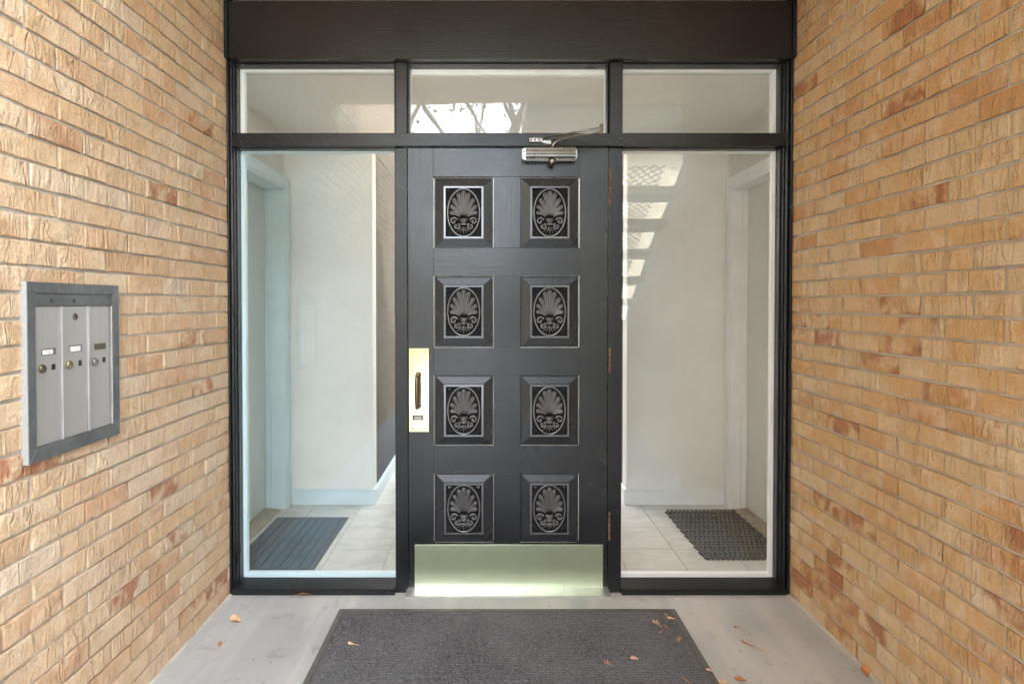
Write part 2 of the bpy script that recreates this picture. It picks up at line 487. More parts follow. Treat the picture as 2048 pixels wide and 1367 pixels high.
# ------------------------------------------------------------------ ground and far surroundings (seen in reflections)
XL = -1.193            # inner face of left brick wall
XR = 1.360             # inner face of right brick wall
def grass_mat():
    m = NT("lawn_grass"); v = m.coord()
    m.set(Base_Color=m.ramp(m.noise(v, 2.0, 8, 0.7), [(0.3, (.06, .10, .025)), (0.7, (.13, .17, .05))]), Roughness=0.9, Normal=m.bump(m.noise(v, 40, 4), 0.03))
    return m.m
g = obj("ground", B(-60, 60, -90, 60, -0.6, -0.20), grass_mat()); tag(g, kind='structure')
fl = obj("porch_floor", B(-1.6, 2.9, -5.6, 0.062, -0.25, 0.0), CONC); tag(fl, kind='structure')
pt = obj("path", B(-1.3, 1.8, -18.0, -5.604, -0.25, -0.10), CONC); tag(pt, kind='structure')

# ------------------------------------------------------------------ brick walls
PITCH, COURSE, JOINT = 0.2032, 0.0677, 0.0080
Z0 = 1.356 - 20 * COURSE           # a bed joint measured on the photograph lies at z = 1.356
def brick_bm(L, H, seed, nx=6, nz=3, bm=None, T=None):
    """one brick: local x along its length, front face towards -y, ragged edges and an uneven face"""
    own = bm is None
    bm = NB() if own else bm
    r = random.Random(seed)
    T = T or (lambda p: p)
    fr = []
    XS = [0, .0028] + [L * i / (nx - 2) for i in range(1, nx - 2)] + [L - .0028, L]
    ZS = [0, .0026, H - .0026, H] if nz == 3 else [0, H]
    for j in range(nz + 1):
        row = []
        for i in range(nx + 1):
            x = XS[i]; z = ZS[j]
            e = (i in (0, nx)) or (j in (0, nz))
            y = 0.0010 + r.uniform(0, .0012) if e else r.uniform(-.0009, .0007)
            if i == 0: x += r.uniform(-.0008, .0020)
            elif i == nx: x -= r.uniform(-.0008, .0020)
            elif i not in (1, nx - 1): x += r.uniform(-.008, .008) * L / .2
            if j == 0: z += r.uniform(-.0010, .0016)
            elif j == nz: z -= r.uniform(-.0010, .0016)
            row.append(bm.verts.new(T((x, y, z))))
        fr.append(row)
    for j in range(nz):
        for i in range(nx):
            f = bm.faces.new([fr[j][i], fr[j][i+1], fr[j+1][i+1], fr[j+1][i]])
    ring = [fr[0][i] for i in range(nx+1)] + [fr[j][nx] for j in range(1, nz+1)] + [fr[nz][i] for i in range(nx-1, -1, -1)] + [fr[j][0] for j in range(nz-1, 0, -1)]
    loc = [(XS[i], 0) for i in range(nx+1)] + [(L, ZS[j]) for j in range(1, nz+1)] + [(XS[i], H) for i in range(nx-1, -1, -1)] + [(0, ZS[j]) for j in range(nz-1, 0, -1)]
    back = [bm.verts.new(T((a, 0.030, b))) for a, b in loc]
    n = len(ring)
    for i in range(n):
        bm.faces.new([ring[(i+1) % n], ring[i], back[i], back[(i+1) % n]])
    return bm
BH = COURSE - JOINT
VARIANTS = {}
def brick_mesh(L, k, mat, side):
    key = (round(L, 3), k if L > 0.19 else 0, side)
    if key not in VARIANTS:
        me = bpy.data.meshes.new("brick")
        b = brick_bm(L, BH, 100 + k + int(L * 1000), nx=6 if L > 0.1 else 4)
        b.to_mesh(me); b.free(); me.materials.append(mat)
        VARIANTS[key] = me
    return VARIANTS[key]
def wall(label, X, sgn, phase_even, y_parts, y_end, z_top, mat, mat_far, side, phase_shift):
    """sgn +1: the wall faces +x (left wall), -1: faces -x (right wall). Bricks run from y=+0.04 out to y_parts singly, then to y_end joined"""
    root = thing("brick_wall", label, "wall", (X, 0, 0))
    rz = R(90) * sgn
    mb = NB()
    # mortar body sits 5 mm behind the brick faces, gently uneven
    ny, nzz = 60, 50
    x = X - sgn * 0.0066
    yA, yB = 0.040, y_end
    grid = [[mb.verts.new((x + rnd.uniform(-.0010, .0010), yA + (yB - yA) * i / ny, z_top * j / nzz)) for i in range(ny+1)] for j in range(nzz+1)]
    for j in range(nzz):
        for i in range(ny): mb.faces.new([grid[j][i], grid[j][i+1], grid[j+1][i+1], grid[j+1][i]])
    me = bpy.data.meshes.new("mortar"); mb.to_mesh(me); mb.free()
    link("mortar", me, MORTAR, root)
    core = B(min(X - sgn*0.012, X - sgn*0.11), max(X - sgn*0.012, X - sgn*0.11), y_end, 0.040, 0, z_top)
    obj("wall_core", core, MORTAR, root)
    far = NB(); nfar = 0
    nc = int((z_top - Z0) / COURSE) + 1
    for c in range(-1, nc):
        zb = Z0 + c * COURSE + JOINT / 2
        if zb > z_top - 0.02: break
        if zb + BH < 0.01: continue
        ph = phase_even + (PITCH / 2 if (c + phase_shift) % 2 else 0.0) + rnd.uniform(-.006, .006)
        n = math.floor((0.040 - ph) / PITCH) + 1
        while True:
            a = ph + (n - 1) * PITCH; b_ = a + PITCH      # along y from a to b_
            n -= 1
            if b_ < y_end: break
            ya = max(a + JOINT/2 + rnd.uniform(-.0015, .0015), y_end); yb = min(b_ - JOINT/2 + rnd.uniform(-.0015, .0015), 0.038)
            L = yb - ya
            if L < 0.02: continue
            if L < 0.17: L = round(L / 0.01) * 0.01
            else: L = round(L, 3)
            k = rnd.randrange(10)
            dx = sgn * rnd.uniform(-.0022, .0020)
            dz = rnd.uniform(-.0013, .0013)
            if yb > y_parts:
                o = bpy.data.objects.new("brick", brick_mesh(L, k, mat, side))
                COL.objects.link(o)
                o.parent = root
                yy = ya if sgn > 0 else ya + L
                o.location = (dx, yy, zb + dz)
                o.rotation_euler = (rnd.uniform(-.006, .006), rnd.uniform(-.0035, .0035), rz + rnd.uniform(-.005, .005))
            else:
                if sgn > 0: T = lambda p, ya=ya, dx=dx, dz=dz, zb=zb: (X + dx - p[1], ya + p[0], zb + dz + p[2])
                else: T = lambda p, ya=ya, L=L, dx=dx, dz=dz, zb=zb: (X + dx + p[1], ya + L - p[0], zb + dz + p[2])
                brick_bm(L, BH, nfar, 3, 3, far, T); nfar += 1
    me = bpy.data.meshes.new("far_bricks"); far.to_mesh(me); far.free()
    o = link("far_bricks", me, mat_far, root); tag(o, kind='stuff')
    return root
WTOP = 2.86
wall("tan brick wall on the left that carries the grey mailbox unit", XL, 1, -0.04, -1.20, -5.0, WTOP, BR_L, BR_LS, 0, 1)
wall("orange buff brick wall on the right beside the rubber mat sidelight", XR, -1, -0.007, -1.20, -1.42, WTOP, BR_R, BR_RS, 1, 1)

# ------------------------------------------------------------------ black timber frame with glass
frame = thing("entrance_frame", "black painted timber frame with three transom panes and two tall sidelights around the door", "window frame", (0.083, 0, 0))
def piece(name, x0, x1, yA, yB, z0, z1, mat, bev=0.0025, parent=frame):
    return obj(name, B(x0, x1, yA, yB, z0, z1, bev), mat, parent, False)
zt = PZ(118)                       # underside of beam
zb_sill = PZ(1183)
YG = 0.048                         # glass plane
gzT0, gzT1 = PZ(268, YG - .01), PZ(134, YG - .01)      # transom glass bottom / top
gzS0, gzS1 = PZ(1157, YG - .01), PZ(300, YG - .01)     # sidelight glass
xLg, xLm0, xLm1 = PX(481, YG - .01), PX(791), PX(815.5)
xRm0, xRm1, xRg = PX(1216.5), PX(1243), PX(1552, YG - .01)
# outer jambs in stepped mouldings
def jamb(xa, xb, s):
    w = xb - xa
    st = [(0.0, 0.30, -0.030), (0.30, 0.42, -0.012), (0.42, 0.62, -0.020), (0.62, 0.80, 0.000), (0.80, 1.0, 0.018)]
    j = NB()
    for a, b, y in st:
        box(j, xa + w * a, xa + w * b - math.copysign(0.0006, w), y, 0.07, 0.0, zt - 0.001, 0.0022)
    obj("jamb", j, BLACK_V, frame)
jamb(XL + 0.0015, xLg, 1)
jamb(XR - 0.0015, xRg, -1)
# mullions
for a, b in ((xLm0, xLm1), (xRm0, xRm1)):
    piece("mullion", a, b, -0.006, 0.085, 0.0, PZ(297), BLACK_V)
    piece("mullion", a + 0.004, b - 0.001, -0.006, 0.085, PZ(268), zt - 0.001, BLACK_V)
# transom rail
zr1, zr0 = PZ(268), PZ(294)
piece("transom_rail", PX(466), PX(1581), -0.017, 0.085, zr0, zr1, BLACK_H)
piece("rail_bead", xLg - 0.002, xLm0 - 0.001, 0.012, 0.06, gzS1, zr0 - 0.0005, BLACK_H, 0.0015)
piece("rail_bead", xRm1 + 0.001, xRg + 0.002, 0.012, 0.06, gzS1, zr0 - 0.0005, BLACK_H, 0.0015)
# head mouldings under the beam
hm = NB()
for a, b in ((xLg - .004, xLm0 - .0005), (xLm1 + .0005, xRm0 - .0005), (xRm1 + .0005, xRg + .004)):
    box(hm, a, b, -0.012, 0.07, zt - 0.013, zt - 0.0012, 0.002)
    box(hm, a, b, 0.004, 0.07, zt - 0.024, zt - 0.0138, 0.002)
    box(hm, a, b, 0.020, 0.07, gzT1, zt - 0.0248, 0.001)
obj("head_moulding", hm, BLACK_H, frame)
# glazing beads beside mullions (thin dark lips)
gb = NB()
for x0, x1 in ((xLm0 - .006, xLm0 - .0005), (xLm1 + .0005, xLm1 + .007), (xRm0 - .006, xRm0 - .0005), (xRm1 + .0005, xRm1 + .006)):
    box(gb, x0, x1, 0.016, 0.056, zr1 + .001, gzT1 - .001, 0.001)
for x0, x1 in ((xLm0 - .005, xLm0 - .0005), (xRm1 + .0005, xRm1 + .005)):
    box(gb, x0, x1, 0.016, 0.056, gzS0 + .001, gzS1 - .001, 0.001)
obj("glazing_bead", gb, BLACK_V, frame)
# sills
for a, b in ((PX(464), xLm0 - .0005), (xRm1 + .0005, PX(1577))):
    s = NB()
    prism(s, [(-0.030, 0.0), (-0.030, 0.020), (-0.022, 0.0245), (0.055, gzS0), (0.085, gzS0), (0.085, 0.0)], 0, a, b)
    obj("sill", s, BLACK_H, frame)
# glass panes
def pane(x0, x1, z0, z1, mat, lab=None):
    o = obj("glass_pane", B(x0, x1, YG, YG + 0.006, z0, z1), mat, frame)
    if lab: o["label"] = lab
pane(xLg - .01, xLm0 + .004, gzT0 - .02, gzT1 + .01, GLASS)
pane(xLm1 - .004, xRm0 + .004, gzT0 - .02, gzT1 + .01, GLASS)
pane(xRm1 - .004, xRg + .01, gzT0 - .02, gzT1 + .01, GLASS)
pane(xLg - .01, xLm0 + .004, gzS0 - .006, gzS1 + .01, GLASS_B)
pane(xRm1 - .004, xRg + .01, gzS0 - .006, gzS1 + .01, GLASS)
# inner window stops, painted, seen through the glass
def stops(x0, x1, z0, z1, wl, wr, wb, wt_, mat):
    y0, y1 = YG + .008, YG + .036
    if wl: obj("window_stop", B(x0 - .02, x0 + wl, y0, y1, z0, z1, .002), mat, frame)
    if wr: obj("window_stop", B(x1 - wr, x1 + .02, y0, y1, z0, z1, .002), mat, frame)
    a = x0 + (wl + .0005 if wl else -.02); b = x1 - (wr + .0005 if wr else -.02)
    if wb: obj("window_stop", B(a, b, y0, y1, z0 - .01, z0 + wb, .002), mat, frame)
    if wt_: obj("window_stop", B(a, b, y0, y1, z1 - wt_, z1 + .01, .002), mat, frame)
s_ = 1 / 437.5
stops(xLg, xLm0, gzT0, gzT1, 8*s_, 0, 0, 7*s_, WHITE)
stops(xLm1, xRm0, gzT0, gzT1, 4*s_, 4*s_, 0, 12*s_, WHITE)
stops(xRm1, xRg, gzT0, gzT1, 0, 8*s_, 0, 7*s_, WHITE)
stops(xLg, xLm0, gzS0, gzS1, 7*s_, 0, 9*s_, 3*s_, SKYCAST_TRIM)
stops(xRm1, xRg, gzS0, gzS1, 0, 6*s_, 8*s_, 3*s_, WHITE)
# inner cladding that closes the frame towards the vestibule
cl = NB()
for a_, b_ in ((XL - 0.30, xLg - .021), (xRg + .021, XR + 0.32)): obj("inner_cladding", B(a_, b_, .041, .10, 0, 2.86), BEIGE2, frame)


# header beam
YBM = -0.042
bx0, bx1 = XL + .001, XR - .001
bz0 = PZ(118, YBM)
beam = thing("header_beam", "wide black painted beam across the top above the transom panes", "beam", (0.083, YBM, bz0))
zbt = PZ(2.0, YBM)
obj("beam_board", B(bx0 + .016, bx1 - .016, YBM, 0.07, bz0, zbt, .003), BLACK_BEAM, beam)
for a, b in ((bx0, bx0 + .0155), (bx1 - .0155, bx1)):
    obj("end_batten", B(a, b, YBM - .012, 0.07, bz0 + .004, zbt + .05, .002), BLACK_V, beam)
bd = NB(); box(bd, bx0 + .018, bx1 - .018, YBM - .004, YBM - .0005, bz0 + .0008, bz0 + .006, .001); obj("lower_bead", bd, BLACK_H, beam)
for cxp in (525, 777, 1015, 1252, 1492):
    x = PX(cxp, YBM)
    cb = NB(); tube(cb, [(x - .010 if cxp < 1100 else x + .012, YBM - .012, zbt + .022), (x, YBM - .012, zbt - .010)], .0035, 6)
    box(cb, x - .012, x + .012, YBM - .0145, YBM - .0005, zbt + .012, zbt + .030)
    obj("clip", cb, STEEL, beam)
pc = obj("added_bounce_ceiling", B(-1.75, 2.9, -1.75, 0.40, WTOP + .002, WTOP + .16), WARMCEIL); tag(pc, kind='structure')
sf = obj("soffit_board", B(bx0, bx1, -0.0405, 0.069, zbt + .03, WTOP - .001), plain("pale_soffit_paint", (.62, .60, .56), .6)); tag(sf, kind='structure')
up = obj("sun_block_facade", B(-7, 7, -0.05, 0.25, WTOP + .17, 6.2), BR_LS); tag(up, kind='structure')  # unseen upper wall, added to block the sun from behind
of = NB()
box(of, -7, -1.64, -0.06, 0.20, -0.2, WTOP); box(of, 1.82, 7, -0.06, 0.20, -0.2, WTOP)
o = obj("outer_facade", of, BR_LS); tag(o, kind='structure')

rbk = obj("rear_sun_blocker", B(-7, 7, 4.95, 9, -0.2, 8.2), BR_LS); tag(rbk, kind='structure')  # unseen mass added to keep sun out of the open corridor top
# ------------------------------------------------------------------ entrance door
YD = 0.006
door = thing("entrance_door", "black eight panel wooden door with carved shell panels and brass plates", "door", (PX(1217), YD, 0.03))
def dX(x): return PX(x, YD)
def dZ(y): return PZ(y, YD)
dx0, dx1 = dX(816.5), dX(1215)
dz0, dz1 = dZ(1177), dZ(295.5)
rows = [(353, 496), (551, 695), (750, 892), (947, 1087)]
cols = [(867.5, 987), (1040.5, 1158.5)]
TH = 0.044
def dp(name, a, b, c, d, mat): obj(name, B(a, b, YD, YD + TH, c, d, .0009), mat, door)
dp("stile", dx0, dX(867) , dz0, dz1, DOOR_V)
dp("stile", dX(1159), dx1, dz0, dz1, DOOR_V)
ry = [295.5] + [v for r_ in rows for v in r_] + [1177]
for i in range(0, 10, 2):
    dp("rail", dX(867) + .0003, dX(1159) - .0003, dZ(ry[i+1]), dZ(ry[i]), DOOR_H)
for (a, b) in rows:
    dp("muntin", dX(987), dX(1040.5), dZ(b) + .0003, dZ(a) - .0003, DOOR_V)

# carved panel: fielded frame with shell carving, one mesh each, shared by all eight
PW, PH = (cols[0][1] - cols[0][0]) * s_ * 1.002, 143 * s_
def panel_mesh():
    bm = NB()
    def rect(hw, hz, y, cz=0.0): return [bm.verts.new(c) for c in ((-hw, y, -hz + cz), (hw, y, -hz + cz), (hw, y, hz + cz), (-hw, y, hz + cz))]
    hw, hh = PW/2 - .0008, PH/2 - .0008
    iw, ih = .0905, .1195           # inner raised frame outer half-size
    loops = [(hw, hh, .020), (hw - .001, hh - .001, .0190), (hw - .0025, hh - .0025, .0190), (hw - .0034, hh - .0034, .0190), (hw - .0042, hh - .0042, .0135), (hw - .0062, hh - .0062, .0135), (hw - .0068, hh - .0068, .0160), (iw + .0030, ih + .0030, .0080), (iw + .0026, ih + .0026, .0120), (iw, ih, .0120),
             (iw, ih, .0000), (iw - .0085, ih - .0085, .0000), (iw - .0095, ih - .0095, .0150)]
    prev = None
    for w, h, y in loops:
        cur = rect(w, h, y)
        if prev:
            for k in range(4):
                f_ = bm.faces.new([prev[k], prev[(k+1) % 4], cur[(k+1) % 4], cur[k]])
                if y == 0.0: f_.material_index = 2
        prev = cur
    bm.faces.new(prev).material_index = 1
    # corner facets in the recess
    w, h = iw - .0098, ih - .0098
    for sx in (-1, 1):
        for sz in (-1, 1):
            a = bm.verts.new((sx*w, .0149, sz*h)); b = bm.verts.new((sx*(w - .036), .0149, sz*h)); c = bm.verts.new((sx*w, .0149, sz*(h - .044))); t = bm.verts.new((sx*(w - .012), .0050, sz*(h - .016)))
            for f in ((a, b, t), (b, c, t), (c, a, t)): bm.faces.new(f).material_index = 0
    bmesh.ops.recalc_face_normals(bm, faces=bm.faces[:])
    me = bpy.data.meshes.new("panel"); bm.to_mesh(me); bm.free(); me.materials.append(PANEL_M); me.materials.append(RECESS_M); me.materials.append(CARVE_M)
    return me
K = .117 * s_
def cp(x, y, d=0.0): return Vector(((x - 568) * K, d, (697 - y) * K))
def bez(a, c, b, n): return [a*(1-t)**2 + c*2*t*(1-t) + b*t*t for t in [i/(n-1) for i in range(n)]]
def carving_mesh():
    bm = NB()
    D0 = .0100
    n = 44                             # the oval
    D1 = .0005
    tube(bm, [cp(568 + 276*math.cos(2*math.pi*i/n), 697 + 408*math.sin(2*math.pi*i/n), .0035) for i in range(n)], .0048, 8, True, .75)
    def petal(base, ctrl, tip, w, wb, n=9):
        ax = bez(base, ctrl, tip, n)
        L, Rr = [], []
        for i, p in enumerate(ax):
            t = i/(n-1)
            tg = (ax[min(i+1, n-1)] - ax[max(i-1, 0)]).normalized()
            nn = Vector((tg.z, 0, -tg.x))
            ww = (wb + (w - wb) * (t**1.1)) * (1.0 if t < .86 else math.sqrt(max(0, 1 - ((t-.86)/.20)**2)))
            L.append(p + nn*ww); Rr.append(p - nn*ww)
        tipo = ax[-1] + (ax[-1]-ax[-2]).normalized()*w*.55
        out = L + [tipo] + Rr[::-1]
        for p in out: p.y = 0
        dep = [-.0018 + .006*(1 - i/(n)) * .6 for i in range(n)]
        pts = []
        for i, p in enumerate(L): pts.append(Vector((p.x, dep[i], p.z)))
        pts.append(Vector((tipo.x, -.0005, tipo.z)))
        for i, p in enumerate(Rr[::-1]): pts.append(Vector((p.x, dep[n-1-i], p.z)))
        tube(bm, pts, .0026, 6, False, 1.0)
        # the raised rib inside the petal
        rib = [Vector((p.x, .0040 - .0062 * (i/(n-1)), p.z)) for i, p in enumerate(ax)]
        rr = [(.0018 + (w*.66 - .0018)*(i/(n-1))**1.1) for i in range(n)]
        rr[-1] *= .62
        tube(bm, rib, rr, 8, False, .62)
    def sym(bx, by, cx_, cy_, tx, ty, w, wb):
        for s in (-1, 1):
            f = lambda x, y: cp(568 + s*(x - 568), y)
            petal(f(bx, by), f(cx_, cy_), f(tx, ty), w*K, wb*K)
    petal(cp(568, 745), cp(568, 500), cp(568, 345), 36*K, 10*K)
    sym(590, 745, 612, 540, 654, 380, 35, 9)
    sym(608, 745, 655, 600, 732, 475, 33, 9)
    sym(625, 748, 690, 650, 780, 590, 31, 9)
    sym(635, 765, 690, 700, 785, 700, 29, 9)
    def scroll(cx_, cy_, r0, s, turns, a0, flip, rad):
        pts, rr = [], []
        N = 20
        for i in range(N):
            t = i/(N-1); a = a0 + flip * turns*2*math.pi*t; r = r0*(1 - .78*t)
            pts.append(cp(568 + s*(cx_ - 568 + r*math.cos(a)), cy_ - r*math.sin(a), -.001 - .003*t)); rr.append(rad*(1 - .35*t))
        tube(bm, pts, rr, 6)
    for s in (-1, 1):
        scroll(735, 845, 66, s, 1.15, R(165), -1, .0054)
        scroll(690, 932, 56, s, 1.15, R(120), 1, .0048)
        lathe(bm, cp(568 + s*167, 845, .001), (0, -1, 0), [(0, .004), (.003, .0038), (.0050, .001)], 8)
        lathe(bm, cp(568 + s*122, 938, .001), (0, -1, 0), [(0, .004), (.003, .0038), (.0050, .001)], 8)
    for z, w, r_ in ((812, 70, .0036), (842, 60, .0040), (872, 54, .0030), (900, 56, .0046)):
        tube(bm, [cp(568 - w, z - 4, .002), cp(568 - w*.6, z, -.003), cp(568, z + 2, -.0045), cp(568 + w*.6, z, -.003), cp(568 + w, z - 4, .002)], r_, 6)
    for s in (-1, 1):
        tube(bm, [cp(568 + s*20, 940, -.001), cp(568 + s*34, 1000, -.001), cp(568 + s*62, 1052, .002)], [.0028, .0030, .0012], 6)
        tube(bm, [cp(568 + s*42, 945, -.001), cp(568 + s*80, 1000, -.001), cp(568 + s*125, 1030, .002)], [.0024, .0030, .0012], 6)
    tube(bm, [cp(568, 935, -.001), cp(568, 1010, -.002), cp(568, 1075, .002)], [.0026, .0036, .0010], 6)
    bmesh.ops.recalc_face_normals(bm, faces=bm.faces[:])
    me = bpy.data.meshes.new("shell_carving"); bm.to_mesh(me); bm.free(); me.materials.append(CARVE_M)
    for p in me.polygons: p.use_smooth = True
    return me
pm, cm = panel_mesh(), carving_mesh()
for ri, (a, b) in enumerate(rows):
    for ci, (c, d) in enumerate(cols):
        o = bpy.data.objects.new("panel", pm); COL.objects.link(o); o.parent = door
        w = Vector((dX((c + d)/2), YD, dZ((a + b)/2)))
        o.location = w - WLOC[door.name]
        k = (dX(d) - dX(c)) / PW; kz = (dZ(a) - dZ(b)) / PH
        o.scale = (k, 1, kz)
        q = bpy.data.objects.new("shell_carving", cm); COL.objects.link(q); q.parent = o
        q.location = (0, .0035, -.0005)

# kick plate
kp = obj("kick_plate", B(dX(828.5), dX(1207), YD - .0022, YD - .0002, dZ(1174.5), dZ(1088), .0006), BRASS_K, door)
def screw(x, z, y, r, mat, parent):
    b = NB(); lathe(b, (x, y, z), (0, -1, 0), [(0, r), (.0008, r*.9), (.0014, r*.4)], 10)
    return obj("screw", b, mat, parent, True)
for i in range(6):
    xx = dX(834 + i * 73.6)
    for yy in (1093.5, 1170.5): screw(xx, dZ(yy), YD - .0022, .0028, STEEL, kp)
# push plate with pull handle and lock slot
pp = obj("push_plate", B(dX(818), dX(857.5), YD - .0026, YD - .0002, dZ(863), dZ(696.5), .0008), BRASS, door)
for px_, py_ in ((822, 702), (849.5, 702), (824, 780), (850.5, 780), (825, 857), (852, 857)): screw(dX(px_), dZ(py_), YD - .0026, .0033, DARKSTEEL, pp)
hb = NB()
hx = dX(836.5)
zA, zB = dZ(749), dZ(811)
tube(hb, [(hx, YD - .048, zA + .004), (hx - .001, YD - .050, zA - .012), (hx - .001, YD - .053, (zA + zB)/2), (hx - .001, YD - .050, zB + .012), (hx, YD - .048, zB - .004)], [.006, .0085, .0105, .0085, .006], 12)
for z in (zA, zB):
    lathe(hb, (hx, YD - .003, z), (0, -1, 0), [(0, .0135), (.004, .0130), (.009, .008), (.034, .006), (.044, .0095), (.052, .0085), (.057, .003)], 14)
obj("pull_handle", hb, DARKSTEEL, pp, True)
obj("lock_slot", B(dX(825), dX(846), YD - .0034, YD - .0027, dZ(839.5), dZ(830), .0003), BLACKHOLE, pp)
lk = NB(); box(lk, dX(828), dX(843.5), YD - .0046, YD - .0035, dZ(838), dZ(832), .0004); obj("lock_bolt", lk, STEEL, pp)
# hinges
for a, b in ((337, 413), (695, 745), (1021, 1077)):
    h_ = NB(); x = dX(1218.3); z1_, z0_ = dZ(a), dZ(b)
    nseg = 5
    for i in range(nseg):
        za = z0_ + (z1_ - z0_) * i / nseg
        tube(h_, [(x, YD - .015, za + .0006), (x, YD - .015, za + (z1_ - z0_)/nseg - .0006)], .0048, 8)
    obj("hinge", h_, RUST, door, True)
# door closer
YC = -0.050
clo = NB()
cz1, cz0 = PZ(292.5, YC), PZ(320, YC); cxa, cxb = PX(1052, YC), PX(1151, YC)
h = cz1 - cz0
prof = [(YD - .0005, cz1 - .001), (YC + .006, cz1), (YC, cz1 - h*.12), (YC - .001, cz1 - h*.25), (YC + .0005, cz1 - h*.27), (YC - .0005, cz1 - h*.36), (YC + .001, cz1 - h*.38), (YC, cz1 - h*.52), (YC + .004, cz1 - h*.55), (YC + .006, cz1 - h*.72), (YC + .014, cz1 - h*.80), (YC + .020, cz0), (YD - .0005, cz0)]
prism(clo, prof, 0, cxa, cxb)
co = obj("door_closer", clo, STEEL, door)
ep = NB()
prism(ep, [(PX(1044, YC), cz1 - h*.25), (PX(1046, YC), cz1 - h*.12), (cxa - .0004, cz1 - h*.05), (cxa - .0004, cz0 + h*.02), (PX(1046, YC), cz0 + h*.10), (PX(1044, YC), cz0 + h*.2)], 1, YC + .012, YD - .001)
prism(ep, [(cxb + .0004, cz1 - h*.05), (PX(1154, YC), cz1 - h*.25), (PX(1154.5, YC), cz0 + h*.25), (cxb + .0004, cz0 + h*.04)], 1, YC + .010, YD - .001)
obj("end_cap", ep, STEEL, co)
for z in (cz1 - h*.33, cz1 - h*.66):
    b = NB(); lathe(b, (PX(1048, YC), YC + .0118, z), (0, -1, 0), [(0, .0032), (.001, .003), (.0016, .001)], 10); obj("screw", b, DARKSTEEL, co, True)
kb = NB(); lathe(kb, (PX(1104, YC), YC + .024, PZ(322, YC)), (0, -1, 0), [(0, .009), (.010, .0155), (.022, .0165), (.030, .012), (.033, .004)], 16)
obj("spindle_cap", kb, STEEL, co, True)
obj("access_hole", lathe(NB(), (dX(1160), YD - .0001, dZ(307)), (0, -1, 0), [(0, .0038), (.0004, .0038), (.0005, .003)], 10), BLACKHOLE, door)
def PP(x, y, Y): a, b = P(x, y, Y); return Vector((a, Y, b))
ar = NB()
elb = PP(1203, 256, -.17)
tube(ar, [PP(1103, 294, -.040), PP(1107, 289, -.042), PP(1113, 282, -.050), PP(1125, 277.5, -.068), PP(1160, 270, -.118), PP(1203, 262.5, -.17)], [.010, .008, .0065, .0055, .005, .005], 8)
tube(ar, [PP(1203, 262.5, -.17), PP(1206, 262.5, -.17)], .005, 8)
lathe(ar, (elb.x, elb.y, elb.z - .013), (0, 0, 1), [(0, .006), (.004, .0085), (.012, .0085), (.013, .006), (.017, .006), (.018, .0085), (.028, .0085), (.031, .004)], 12)
tube(ar, [PP(1198, 255.5, -.163), PP(1140, 266, -.085), PP(1086, 277, -.030)], .0042, 8)
lathe(ar, (PX(1103, -.035), -.035, PZ(293, -.035) - .004), (0, 0, 1), [(0, .012), (.010, .011), (.014, .006)], 12)
obj("closer_arm", ar, STEEL, co, True)
sh = NB()
box(sh, PX(1058, -.03), PX(1084, -.03), -.030, -.0175, PZ(284, -.03), PZ(275, -.03), .003)
for xx in (1062, 1070, 1078): lathe(sh, (PX(xx, -.03), -.029, PZ(279.5, -.03)), (0, -1, 0), [(0, .0052), (.004, .005), (.006, .002)], 10)
prism(sh, [(PX(1084, -.02), PZ(276, -.02)), (PX(1101, -.02), PZ(280, -.02)), (PX(1102, -.02), PZ(288, -.02)), (PX(1096, -.02), PZ(288, -.02)), (PX(1084, -.02), PZ(285, -.02))], 1, -.022, -.0175)
o = obj("closer_bracket", sh, STEEL, frame)

# threshold
th = NB()
ya = F(1000, 1196)[1]
prism(th, [(ya, 0.0), (ya, .006), (ya + .008, .009), (ya + .010, .0075), (YD - .002, .020), (.075, .020), (.075, 0)], 0, PX(812), PX(1219))
# cut the ends so that it sits between the mullions
tho = obj("threshold", th, ALU)
tag(tho, "worn silver metal threshold strip directly under the brass kick plate", "threshold")

# ------------------------------------------------------------------ mailbox unit on the left wall
XM = -1.178
def mq(x, y, X=XM): a, b = Q(x, y, X); return a, b
y0m, z1m = mq(54, 560); y1m, _ = mq(237.5, 573)
z0m = (mq(54, 927)[1] + mq(237.5, 871)[1]) / 2; z1m = (mq(54, 560)[1] + mq(237.5, 573)[1]) / 2
mail = thing("mailbox_unit", "grey framed metal mailbox unit with three narrow doors set on the left brick wall", "mailbox", (XL, (y0m + y1m)/2, z0m))
iy0, iy1 = mq(72, 740)[0], mq(226, 740)[0]
iz1 = mq(72, 586)[1]; iz0 = mq(72.8, 896.6)[1]
def mx_piece(name, ya, yb, za, zb, xa, xb, mat, bev=.001, parent=mail):
    return obj(name, B(xa, xb, ya, yb, za, zb, bev), mat, parent)
# mitred frame members
def mitre(pts):
    b = NB(); prism(b, pts, 0, XL - .002, XM)
    bmesh.ops.bevel(b, geom=b.edges[:], offset=.0008, segments=1, affect='EDGES')
    obj("frame_member", b, BOXFRAME, mail)
mitre([(y0m, z1m), (y1m, z1m), (iy1, iz1), (iy0, iz1)])
mitre([(y0m, z0m), (iy0, iz0), (iy1, iz0), (y1m, z0m)])
mitre([(y0m, z0m), (y0m, z1m), (iy0, iz1), (iy0, iz0)])
mitre([(y1m, z0m), (iy1, iz0), (iy1, iz1), (y1m, z1m)])
mx_piece("side_edge", y0m - .0016, y0m - .0001, z0m, z1m, XL - .006, XM - .001, SPECK, 0)
mx_piece("back_panel", iy0, iy1, iz0, iz1, XL - .002, XM - .019, BLACKHOLE, 0)
hz0 = mq(72, 612)[1]
XD = XM - .006
mx_piece("header_strip", iy0 + .001, iy1 - .001, hz0 + .0005, iz1 - .0005, XM - .018, XM - .003, BOXFRAME)
cuts = [(72.5, 121.5), (126.5, 173.5), (180, 219.5)]
